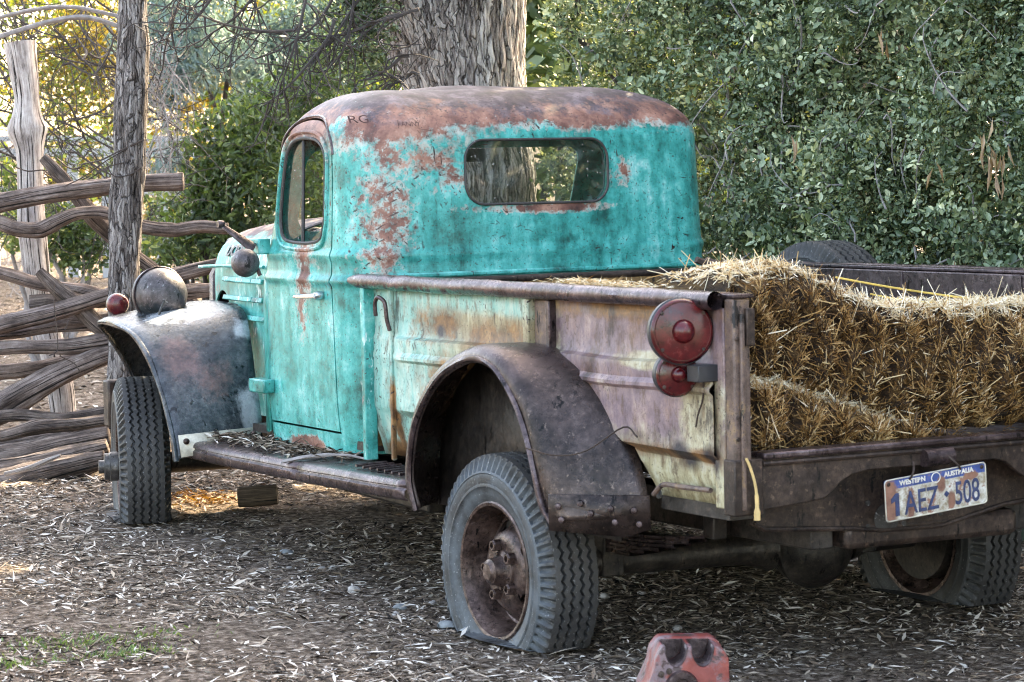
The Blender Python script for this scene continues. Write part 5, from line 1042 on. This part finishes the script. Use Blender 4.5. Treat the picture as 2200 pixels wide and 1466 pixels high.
# --- wheels
def tyre_mesh(flat=None, seed=0, nz=66):
    per = 4; n = nz*per; RT = .398; hw = .088
    # profile columns: (lateral, radius, zigzag amount, lug amount)
    colsL = [(-.070, .222, 0, 0), (-.086, .230, 0, 0), (-.094, .246, 0, 0), (-.103, .266, 0, 0), (-.107, .284, 0, 0), (-.1105, .288, 0, 0), (-.1105, .294, 0, 0), (-.1085, .298, 0, 0), (-.1105, .315, 0, 0), (-.1095, .330, 0, 0), (-.112, .334, 0, 0), (-.108, .342, 0, .1), (-.102, .358, 0, 1), (-.096, .376, 0, 1), (-.088, .391, 0, .8), (-.080, .3955, 0, 0)]
    cen = []; gs = [-.052, -.018, .018, .052]
    for g in gs: cen += [(g-.0065, .398, 1, 0), (g-.0045, .380, 1, 0), (g+.0045, .380, 1, 0), (g+.0065, .398, 1, 0)]
    cols = colsL+cen+[(-x, r, zz, lg) for x, r, zz, lg in reversed(colsL)]; m = len(cols)
    V = np.zeros((n, m, 3))
    for i in range(n):
        a = 2*math.pi*i/n; ph = i % per; tri = [0, 1, 0, -1][ph]; lug = 1 if ph in (0, 3) else 0
        for j, (x, r, zz, lg) in enumerate(cols):
            xx = x+zz*tri*.0055; rr_ = r-(.018*lg*lug if .33 < r else 0); xs = xx*(1-.07*lg*lug)
            y, z = rr_*math.sin(a), rr_*math.cos(a)
            if flat is not None and z < -flat*.55:
                q = (-z-flat*.55)/(r-flat*.55+1e-6) if r > flat else 0; zc = z
                if r > .24:
                    # squash the sidewall towards the ground
                    lim = -(.226+(flat-.226)*(r-.226)/(RT-.226)*1.) if False else None
                    s_ = (r-.226)/(RT-.226); base_z = -(math.sqrt(max(0, .226**2-min(.226, abs(y))**2))) if abs(y) < .226 else -.10
                    if z < -flat*.9+.0: 
                        over = max(0, -z-flat); z = -flat+over*.06 if z < -flat else z; bul = math.sin(min(1, s_)*math.pi)*over*.40
                        xs += math.copysign(bul, xs) if abs(xs) > .06 else 0
                        bl = min(1, over/.12); xs *= 1+.03*bl
            V[i, j] = (xs, y, z)
    idx = np.arange(n*m).reshape(n, m); nx = np.roll(idx, -1, 0)
    F_ = np.stack([idx[:, :-1], idx[:, 1:], nx[:, 1:], nx[:, :-1]], -1).reshape(-1, 4); return fastmesh('tyre', V.reshape(-1, 3), F_)
def rim_mesh():
    # lathe about -X (outer side at x = -.075)
    pr0 = [(.224, .078), (.236, .086), (.238, .092), (.232, .096), (.222, .094), (.214, .074), (.206, .050), (.199, .0), (.196, -.014), (.189, -.018), (.178, -.004), (.165, .012), (.150, .020), (.140, .034), (.128, .048), (.112, .056), (.098, .058), (.070, .054), (.0, .054)]
    pr = pr0[:-1]+[(.03, .054), (.03, .044), (.105, .046), (.135, .024), (.16, .0), (.182, -.030), (.19, -.045), (.203, -.055), (.212, -.07), (.222, -.090), (.236, -.092), (.234, -.084), (.224, -.08), (.214, -.06), (.208, .0), (.218, .07)]
    me = MB().lathe(pr, (0, 0, 0), (-1, 0, 0), 60, closed=True).mesh('rim')
    cut = MB()
    for k in range(5):
        a = R(72*k+20); c = Vector((0, math.sin(a)*.150, math.cos(a)*.150)); t = Vector((0, math.cos(a), -math.sin(a))); r_ = Vector((0, math.sin(a), math.cos(a)))
        P = [c+t*.034*math.cos(b)+r_*.021*math.sin(b) for b in np.linspace(0, 6.283, 17)[:-1]]; cut.put([p+Vector((-.12, 0, 0)) for p in P]+[p+Vector((.03, 0, 0)) for p in P], [list(range(16))[::-1], list(range(16, 32))]+[(i, (i+1) % 16, 16+(i+1) % 16, 16+i) for i in range(16)])
    return boolean(me, cut.mesh())
RIM = rim_mesh(); RIM_INNER = None
NUT = MB().lathe([(.021, 0), (.021, .024), (.017, .029), (.012, .029), (.012, .016), (0, .016)], (0, 0, 0), (-1, 0, 0), 6).mesh('nut')
HUB = MB().lathe([(.075, .045), (.070, .062), (.055, .070), (.048, .085), (.043, .108), (.034, .112), (.028, .120), (0, .122)], (0, 0, 0), (-1, 0, 0), 28).mesh('hub')
DRUM = MB().lathe([(.17, -.08), (.17, .0), (0, .0)], (0, 0, 0), (-1, 0, 0), 32).mesh('drum')
def wheel(wpos, side, steer, tyre_me, mat, hubmat='wheel', deep_hub=False, spin=0, in_truck=False, label=None):
    o = bpy.data.objects.new('wheel', None); link(o, truck); tag(o, label)
    o.scale = (.93, .93, .93); o.location = Vector(wpos) if in_truck else to_truck(wpos); o.rotation_euler = (0, 0, steer+(math.pi if side > 0 else 0))
    t = add('tyre', tyre_me, M[mat], o, ang=30); h = add('rim', RIM.copy(), M['wheel'], o, ang=32); h.rotation_euler = (R(spin), 0, 0)
    hb = add('hub', HUB.copy(), M[hubmat], o, ang=35)
    if deep_hub: 
        part(MB().lathe([(.062, .08), (.062, .10), (.066, .102), (.066, .135), (.060, .138), (.060, .16), (.03, .162), (.03, .185), (0, .186)], (0, 0, 0), (-1, 0, 0), 24), 'locking_hub', 'hub', o)
    for k in range(5):
        a = R(72*k+spin+12); q = bpy.data.objects.new('nut', NUT); link(q, o); q.location = (-.057, .088*math.sin(a), .088*math.cos(a))
        if not NUT.materials: NUT.materials.append(M['wheel'])
    for k in range(6):
        a = R(60*k+10); part(MB().lathe([(.007, 0), (.007, .008), (0, .009)], (-.068, .058*math.sin(a), .058*math.cos(a)), (-1, 0, 0), 6), 'stud', 'wheel', o)
    dr = add('brake_drum', DRUM.copy(), M['frame'], o, ang=35); return o
HF = .233
tf = tyre_mesh(HF); 
wheel((-.825, 0, .263), -1, 0, tf, 'rubber_dusty', spin=4, label='flat left rear wheel with dusty blue-grey tyre and rusty rim')
wheel((.825, 0, .263), 1, 0, tf.copy(), 'rubber', spin=40)
wheel((-.825, 3.2, .245), -1, R(-18), tyre_mesh(.222), 'rubber', 'hub', True, 30)
wheel((.825, 3.2, .245), 1, R(-18), tf.copy(), 'rubber', 'hub', True, 10)
wheel((.93, .76, .912), 1, 0, tyre_mesh(None), 'rubber', in_truck=True, label='spare wheel carried upright outside the right bed side')
# --- axle, springs
def world_part(mb, name, mat, parent=None, **k):
    o = mb.build(name, M[mat], parent or truck, **k); o.data.transform(TM4.inverted()); return o
ax_ = world_part(MB().tube([(-.70, 0, .262), (-.40, 0, .262), (.02, 0, .262), (.12, 0, .266)], [.042, .047, .052, .085], 18), 'rear_axle', 'frame')
world_part(MB().tube([(.44, 0, .262), (.52, 0, .262), (.72, 0, .262)], [.075, .05, .045], 18), 'axle_tube', 'frame', ax_)
world_part(MB().lathe([(0, -.165), (.05, -.16), (.095, -.135), (.125, -.09), (.138, -.055), (.145, -.05), (.145, -.03), (.132, -.025), (.13, .03), (.10, .12), (.05, .2), (.04, .3), (0, .3)], (.285, 0, .262), (0, 1, 0), 36), 'differential', 'frame', ax_)
world_part(MB().tube([(.285, .25, .27), (.15, 1.9, .42)], .035, 12), 'propeller_shaft', 'frame'); world_part(MB().tube([(-.7, 3.2, .25), (.7, 3.2, .25)], .045, 14), 'front_axle', 'frame')
for s in (-1, 1):
    for i in range(6):
        L = .62-.085*i; P = [(s*.50, y, .375-i*.0125+.055*(y/.62)**2) for y in np.linspace(-L, L, 13)]
        rows = [[(x-.032, y, z), (x+.032, y, z), (x+.032, y, z-.010), (x-.032, y, z-.010)] for x, y, z in P]; world_part(MB().grid(rows, closed=True), 'spring_leaf', 'rail')
    world_part(MB().box((s*.5-.04, -.05, .22), (s*.5+.04, .05, .40)), 'spring_clamp', 'frame', bevel=.005); world_part(MB().box((s*.5-.025, -.66, .42), (s*.5+.025, -.60, .56)), 'spring_shackle', 'frame', bevel=.005)
world_part(MB().box((-.30, -1.02, .42), (.34, -.70, .50)), 'fuel_tank', 'brown', bevel=.02)
world_part(MB().box((-.62, 1.0, .30), (-.50, 2.3, .44)), 'underbody_box', 'frame', bevel=.01)
# ------------------------------------------------------------------ hay in the bed (positions in the truck's frame, placed in the world)
def tw_(p): return TM4 @ Vector(p)
BT = [(-.70, 1.18), (-.62, 1.245), (-.45, 1.268), (-.30, 1.222), (-.22, 1.18), (-.07, 1.132), (.2, 1.122), (.72, 1.118)]
BB = [(-.70, 1.0), (-.555, .955), (-.3, .865), (-.055, .775), (.1, .757), (.2, .755), (.72, .758)]
def bale(name, label, xs, top, bot, yf, yb, nstraw, origin, groove=.10, bulge=.03, tintoff=0., seed=0., rake=0.):
    e = empty(name, tw_(origin), label, 'hay bale', 'hay bales in the truck bed')
    nx, nzv, ny = 90, 18, 14; V = []; idx = {}
    def face_y(x, t, z):
        g = abs(((x+.02*math.sin(z*23+seed)+.013*mnoise.noise(Vector((x*9, z*6, seed))))/groove) % 1-.5)*2; g = max(0, g-.35)/.65
        return yf-bulge*math.sin(math.pi*min(1, max(0, t)))+.15*g**1.4+.018*mnoise.noise(Vector((x*11, z*11, seed)))+.03*mnoise.noise(Vector((x*4, z*4, seed)))+rake*t
    def P(i, j):      # i along x, j around: bottom-front ... top-front ... top-back
        x = xs[0]+(xs[1]-xs[0])*i/nx; zt_, zb_ = interp(x, top), interp(x, bot); h = zt_-zb_
        if j <= nzv:
            t = j/nzv; z = zb_+h*t; y = face_y(x, t, z); rc = .05
            if t > .86: y += (t-.86)/.14*.045
            if t < .1: y += (.1-t)/.1*.03
            return Vector((x, y, z))
        t = (j-nzv)/ny; return Vector((x, yf+.045+rake+(yb-yf)*t, zt_+.012*math.sin(min(1, t*3)*1.57)+.02*mnoise.noise(Vector((x*9, t*6, seed+3)))-.02*t))
    m = nzv+ny+1; rows = [[tw_(P(i, j)) for j in range(m)] for i in range(nx+1)]
    mb = MB().grid(rows); b = len(mb.v)
    for r, rev in ((0, False), (nx, True)):
        q = [r*m+j for j in range(m)]+[None]; f = tw_((P(r, 0).x, yb, P(r, 0).z)); mb.v.append(tuple(f)); ff_ = [r*m+j for j in range(m)]+[len(mb.v)-1]; mb.f.append(ff_ if rev else ff_[::-1])
    child(e, add('packed_core', mb.mesh(), M['core'], ang=60))
    # straw stalks
    n = nstraw; u = rng.random(n)*nx; kk = np.where(rng.random(n) < .66, rng.random(n)*nzv, nzv+rng.random(n)**1.3*ny); pos = np.zeros((n, 3)); D = np.zeros((n, 3)); N = np.zeros((n, 3)); T = np.zeros(n)
    arr = np.array([[tuple(p) for p in r] for r in rows])
    i0 = np.minimum(u.astype(int), nx-1); j0 = np.minimum(kk.astype(int), m-2); fu = (u-i0)[:, None]; fk = (kk-j0)[:, None]
    p = (arr[i0, j0]*(1-fu)+arr[i0+1, j0]*fu)*(1-fk)+(arr[i0, j0+1]*(1-fu)+arr[i0+1, j0+1]*fu)*fk
    du = arr[i0+1, j0]-arr[i0, j0]; dk = arr[i0, j0+1]-arr[i0, j0]; nr = np.cross(dk, du); nr /= np.linalg.norm(nr, axis=1, keepdims=True)+1e-9; nr *= np.where((nr[:, 1:2] < 0) | (nr[:, 2:3] > .5), 1, -1)
    du /= np.linalg.norm(du, axis=1, keepdims=True); dk /= np.linalg.norm(dk, axis=1, keepdims=True)
    front = (j0 < nzv)[:, None]; th = rng.normal(0, 1., n)[:, None]
    D = np.where(front, dk*np.cos(th)+du*np.sin(th)*.9, dk*rng.normal(0, 1, (n, 1))+du*rng.normal(0, 1, (n, 1)))+nr*np.abs(rng.normal(.0, .24, n))[:, None]; D /= np.linalg.norm(D, axis=1, keepdims=True)
    L = rng.uniform(.012, .044, n); L = np.where(rng.random(n) < .08, L*2.4, L); V_, F_ = stalks(p-nr*.004, D, unit(n), L, rng.uniform(.0018, .0036, n))
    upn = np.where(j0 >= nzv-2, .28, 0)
    gv = np.abs(((p[:, 0]+.02*np.sin(p[:, 2]*23))/groove) % 1-.5)*2; inner = np.clip((p[:, 1]-(p[:, 1].min()+.05))/.10, 0, 1)*(j0 < nzv-2); t = np.clip(.33+tintoff+upn*1.9-.45*np.clip(gv-.45, 0, 1)*(j0 < nzv-2)+.16*npnoise(p, 14.)+rng.normal(0, .24, n), 0, 1); burnt = npnoise(p, 9.)+0*t  # straw in the grooves tinted darker, their shade put into the colour
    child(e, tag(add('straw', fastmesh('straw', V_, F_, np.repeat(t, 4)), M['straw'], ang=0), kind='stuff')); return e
big = bale('hay_bale', 'big slumped golden hay bale lying across the back of the truck bed', (-.63, .69), BT, BB, -.98, -.62, 50000, (0, -.75, .75))
low = bale('hay_bale', 'loose greyish hay bale underneath, behind the left rear post of the bed', (-.69, .05), [(-.70, .955), (-.55, .945), (-.35, .885), (-.1, .80), (.05, .745)], [(-.7, .722), (.05, .722)], -1.03, -.86, 22000, (-.35, -.95, .72), .13, .045, .06, 4.)
bk_ = None and bale('hay_bale', 'hay bale half hidden behind the left bed rail', (-.69, -.15), [(-.70, 1.205), (-.5, 1.255), (-.3, 1.235), (-.15, 1.18)], [(-.7, .74), (.0, .74)], -.56, .10, 9000, (-.4, -.2, .74), .1, .02, .22, 8.)
# charred tuft on the big bale, loose straw
V, F, T = [], [], []; n = 5000; x = rng.uniform(-.64, .64, n); y = np.where(rng.random(n) < .8, rng.uniform(-1.12, -.95, n), rng.uniform(-1.0, .6, n)); p = np.array([tuple(tw_((a, b, .728))) for a, b in zip(x, y)]); p[:, 2] += rng.random(n)*.012
th = rng.random(n)*6.28; V_, F_ = leaves(p, np.stack([np.cos(th), np.sin(th), rng.normal(0, .15, n)], 1), unit(n)+np.array([0, 0, 1.5]), rng.uniform(.015, .05, n), rng.uniform(.002, .004, n), .0)
tag(add('loose_straw', fastmesh('loose_straw', V_, F_, np.repeat(np.clip(rng.normal(.35, .25, n), 0, 1), 4)), M['straw'], ang=0), 'loose straw scattered over the bed floor along the rear sill', 'straw', kind='stuff')
n = 1500; q = np.array([tuple(tw_((a, b, c))) for a, b, c in zip(rng.normal(-.70, .02, n), rng.normal(-.35, .14, n), rng.uniform(1.196, 1.222, n))]); th = rng.random(n)*6.28
V_, F_ = leaves(q, np.stack([np.cos(th), np.sin(th), rng.normal(0, .3, n)], 1), unit(n), rng.uniform(.015, .04, n), rng.uniform(.002, .004, n), 0.); tag(add('loose_straw', fastmesh('straw_wisp', V_, F_, np.repeat(np.clip(rng.normal(.75, .2, n), 0, 1), 4)), M['straw'], ang=0), 'pale straw wisps caught along the left bed rail', 'straw', kind='stuff')
for a, b, r_, lab in ((tp_(1795, 596, 1, -.62), tp_(2085, 642, 1, -.80), .0032, 'upper yellow baling twine stretched over the bale toward the far bed side'), (tp_(1870, 632, 1, -.66), tp_(2010, 652, 1, -.86), .003, 'lower short yellow baling twine lying on the bale')):
    tag(MB().tube([tw_(v) for v in bez(a, b, (0, 0, -.004), 8, 0)], r_, 6).build('baling_twine', M['twine']), lab, 'twine')
rp = [tp_(1603, 985, 1, -1.175), tp_(1612, 1005, 1, -1.18), tp_(1622, 1040, 1, -1.182), tp_(1626, 1075, 1, -1.18), tp_(1627, 1118, 1, -1.18)]
mbr = MB().tube([tw_(v) for v in smooth_path(rp, 5)], [.004]*14+[.006]*4+[.010]*3, 7, wob=.3); rope = mbr.build('frayed_rope', M['rope']); tag(rope, 'frayed straw-coloured rope end hanging over the rear sill beside the post', 'rope')
bkp = tp_(1520, 560, 1, -.3); kn = tp_(1516, 566, 1, -.35)
tag(MB().tube([tw_(v) for v in smooth_path([kn+Vector((-.035, 0, .012)), kn, kn+Vector((.04, 0, -.012)), kn+Vector((.09, 0, -.03))], 4)], [.010]*4+[.018]*5+[.012]*4, 10, wob=.5).build('bark_piece', M['wood_log']), 'piece of brown bark lying on top of the hay by the cab corner', 'bark')
# leaves fallen on the running board
n = 900; y = np.concatenate([rng.uniform(1.3, 2.5, n*2//3), rng.normal(1.95, .25, n//3)]); x = -.72-np.abs(rng.normal(0, .055, len(y))); n = len(y)
p = np.array([tuple(tw_((max(a, -.86), b, .540-.06*max(0, -.76-a)))) for a, b in zip(x, y)]); p[:, 2] += rng.random(n)*.02; th = rng.random(n)*6.28; L = rng.uniform(.02, .07, n)
V_, F_ = leaves(p, np.stack([np.cos(th), np.sin(th), rng.normal(0, .25, n)], 1), unit(n)*.4+np.array([0, 0, 1.]), L, L*rng.uniform(.14, .3, n), .06)
tag(add('board_leaves', fastmesh('board_leaves', V_, F_, np.repeat(np.clip(rng.beta(1.2, 1.4, n), 0, 1), 4)), M['litter'], ang=0), 'dry leaves piled on the running board below the door', 'leaves', kind='stuff')
tag(MB().tube([tw_(v) for v in smooth_path([(-.74, 1.20, .55), (-.78, 1.33, .560), (-.85, 1.46, .548), (-.91, 1.56, .525)], 4)], [.004]*6+[.007]*7, 7, wob=.3).build('twig', M['twig_grey']), 'forked dry twig lying across the running board joint', 'twig')
# needles coloured as a sun patch by the front wheel, grass, stones, sticks
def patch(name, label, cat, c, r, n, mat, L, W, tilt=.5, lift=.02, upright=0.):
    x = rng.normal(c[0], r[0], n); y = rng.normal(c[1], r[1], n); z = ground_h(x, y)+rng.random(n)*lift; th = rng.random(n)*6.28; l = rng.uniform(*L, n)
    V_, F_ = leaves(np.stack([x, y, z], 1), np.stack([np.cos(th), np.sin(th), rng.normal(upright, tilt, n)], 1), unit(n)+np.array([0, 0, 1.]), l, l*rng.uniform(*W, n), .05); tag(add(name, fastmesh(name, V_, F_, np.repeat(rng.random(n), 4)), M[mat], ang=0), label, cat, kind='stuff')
c = gpt(440, 1078); patch('sunlit_needles', 'small sun patch made of orange-coloured needles behind the front tyre', 'needles', c, (.10, .10), 380, 'sun_patch', (.02, .06), (.1, .2), .4, .04)
for (u, v), r_, lab in (((190, 1375), .16, 'sparse green grass tuft at lower left of the leaf litter'), ((270, 1400), .09, 'small thin patch of green grass beside the larger tuft'), ((25, 1425), .07, 'green weed at the bottom left corner')):
    patch('grass_tuft', lab, 'grass', gpt(u, v), (r_, r_*.5), int(2600*r_), 'grass', (.012, .032), (.15, .3), .5, .0, .9)
STONES = [(860, 1300, 30, 'stoneblue'), (850, 1315, 22, 'stone'), (960, 1338, 44, 'stoneblue'), (1005, 1350, 40, 'stoneblue'), (715, 1216, 20, 'stone'), (692, 1217, 18, 'stone'), (760, 1262, 34, 'stone'), (615, 1182, 30, 'stoneblue'), (830, 1208, 14, 'stone'), (90, 1246, 22, 'stone'), (132, 1280, 18, 'stone'), (300, 1297, 16, 'stone'), (540, 1304, 18, 'stone'), (963, 1447, 26, 'stone'), (358, 1427, 16, 'stone'), (878, 1386, 24, 'stone'), (175, 885, 24, 'stone'), (1455, 1345, 24, 'stone'), (1300, 1275, 26, 'stone'), (1378, 1270, 20, 'stone'), (930, 1292, 26, 'stone'), (620, 1215, 14, 'stone')]
SL = {4: 'pale pebble, right one of a close pair below the running board', 5: 'pale pebble, left one of a close pair below the running board', 8: 'tiny pebble on the leaves below the rear end of the running board', 9: 'leftmost pale pebble in the open leaf litter', 10: 'second pale pebble from the left in the open leaf litter', 11: 'small pebble in the litter just above the green grass tuft', 12: 'small pebble in the middle of the open leaf litter', 14: 'small pebble near the bottom edge right of the grass tuft', 15: 'pale pebble near the bottom left of the flat rear tyre', 21: 'tiny pebble just in front of the blue-grey stone below the running board', 0: 'blue-grey rounded stone among leaves left of the flat rear tyre', 2: 'flat blue-grey stone touching the left edge of the flat rear tyre', 3: 'grey stone wedged under the flat rear tyre', 6: 'pinkish flat stone on the leaves midway under the running board', 7: 'blue-grey stone on the leaves below the running board', 16: 'pale stone beside the log pile behind the front tyre', 17: 'pale stone above the red casting', 18: 'pale stone in the shade right of the rear tyre, nearer one', 19: 'pale stone in the shade beneath the axle, right one', 13: 'white pebble at the bottom edge of the picture', 20: 'pale stone half buried close to the rear tyre', 1: 'small pinkish stone just in front of the blue-grey one'}
for i, (u, v, w, mt) in enumerate(STONES):
    g = gpt(u, v+w*.25); d = (g-Vector(CAM)).dot(Vector(_fw)); r_ = w/2*d/FPX; g.z = float(ground_h(np.array([g.x]), np.array([g.y]))[0])
    bm = bmesh.new(); bmesh.ops.create_icosphere(bm, subdivisions=3, radius=1)
    for vv in bm.verts: k_ = 1+.3*mnoise.noise(vv.co*1.1+Vector((i*7.3, 0, 0)))+.1*mnoise.noise(vv.co*3+Vector((i, 3, 0))); vv.co = Vector((vv.co.x*r_*k_, vv.co.y*r_*.8*k_, vv.co.z*r_*.55*k_))
    me = bpy.data.meshes.new('stone'); bm.to_mesh(me); bm.free(); o = add('stone', me, M[mt], ang=80); o.location = (g.x, g.y, g.z+r_*.25); o.rotation_euler = (0, 0, i*1.3)
    tag(o, SL.get(i, 'small pale pebble lying in the open leaf litter'), 'stone', 'stones in the leaf litter')
STK = [((470, 1168), (395, 1195), 8, 'stick curving over the leaves below the front fender'), ((430, 1178), (472, 1165), 14, 'short thick stick on the leaves below the front fender'), ((250, 1262), (335, 1258), 7, 'dark thin stick in the open leaf litter at left'), ((580, 1245), (650, 1230), 7, 'dark slender stick in the middle of the litter'), ((700, 1230), (775, 1250), 8, 'pale stick beside the small stones'), ((600, 1262), (640, 1258), 9, 'short dark stick left of the pinkish flat stone'), ((410, 1365), (520, 1368), 7, 'long thin stick near the bottom of the litter'), ((1180, 1398), (1255, 1375), 7, 'thin curved twig lying against the rear tyre'), ((1300, 1244), (1640, 1246), 10, 'long pale stick lying beneath the rear axle'), ((835, 1260), (920, 1254), 9, 'dark bark strip close to the rear tyre')]
for i, (a, b, w, lab) in enumerate(STK):
    A, B = gpt(*a, .012), gpt(*b, .012); d = (A-Vector(CAM)).length; P_ = bez(A, B, (rng.normal(0, .02), rng.normal(0, .02), .012), 9, .015); tag(MB().tube(P_, list(np.linspace(w/2, w/4, 10)*d/FPX), 7, wob=.3).build('stick', M['twig_grey'] if i % 2 else M['wood_log'] if False else M['twig']), lab, 'stick', 'sticks in the leaf litter')
# ------------------------------------------------------------------ red casting in the foreground
rc_ = gpt(1480, 1525); blk_ = empty('red_casting', (rc_.x, rc_.y, 0), 'faded red iron engine casting with two scooped hollows in the foreground', 'casting')
yaw_ = -YAW+R(4)
def rb(me): me.transform(Matrix.Rotation(yaw_, 4, 'Z') @ Matrix.Diagonal((.88, .95, 1., 1.))); return me
W2, H2 = .128, .215
def notch(cx, r, zc, n=9): return [(cx-r*math.cos(math.pi*i/n), zc-r*1.6*math.sin(math.pi*i/n)) for i in range(n+1)]
front = [(-.155, -.02), (-.155, .10), (-.135, .125), (-.118, .165), (-.112, .195), (-.092, .224)]+notch(-.048, .036, .226)+notch(.036, .036, .226)+[(.084, .224), (.105, .212), (.118, .19), (.122, .10), (.125, -.02)]
def bev(me, w):
    def f(o): m = o.modifiers.new('b', 'BEVEL'); m.width = w; m.segments = 2; m.limit_method = 'ANGLE'; m.angle_limit = R(30)
    return applied(me, [f])
body_ = bev(MB().prism(front, 1, -.05, .075).mesh(), .006)
o = add('back_plate', rb(bev(MB().prism([(-.15, -.02), (-.15, .10), (-.118, .165), (-.112, .20), (-.085, .230), (.08, .230), (.108, .216), (.12, .19), (.124, -.02)], 1, .074, .15).mesh(), .010)), M['red'], blk_, ang=40)
body_ = boolean(body_, MB().lathe([(.0005, -.06), (.028, -.06), (.028, .06), (.0005, .06)], (-.03, -.06, .105), Vector((0, -1, 0)), 24).mesh())
o = add('body', rb(body_), M['red'], blk_, ang=40)
o = add('bore_ring', rb(MB().lathe([(.030, -.01), (.050, -.008), (.056, 0), (.052, .014), (.034, .014), (.030, .0)], (-.03, -.052, .105), (0, -1, 0), 28).mesh()), M['rail'], blk_, ang=50)
for cx in (-.048, .036):
    o = add('port_liner', rb(MB().grid([[(cx-.0352*math.cos(math.pi*i/12), yy, .2262-.0352*1.6*math.sin(math.pi*i/12)) for i in range(13)] for yy in (-.0495, .0735)]).mesh()), M['rail'], blk_, ang=40, solid=.0015, off=0)
    add('port_wall', rb(MB().put([(cx-.034*math.cos(math.pi*i/12), .0725, .2262-.034*1.6*math.sin(math.pi*i/12)) for i in range(13)], [list(range(13))]).mesh()), M['rail'], blk_, ang=0)
o = add('bore_web', rb(MB().box((-.056, -.03, .098), (-.004, -.015, .108)).mesh()), M['brown'], blk_)
for x, z in ((-.095, .150), (-.070, .158)): add('bolt', rb(MB().lathe([(.010, 0), (.009, .005), (0, .007)], (x, -.051, z), (0, -1, 0), 8).mesh()), M['brown'], blk_, ang=30)
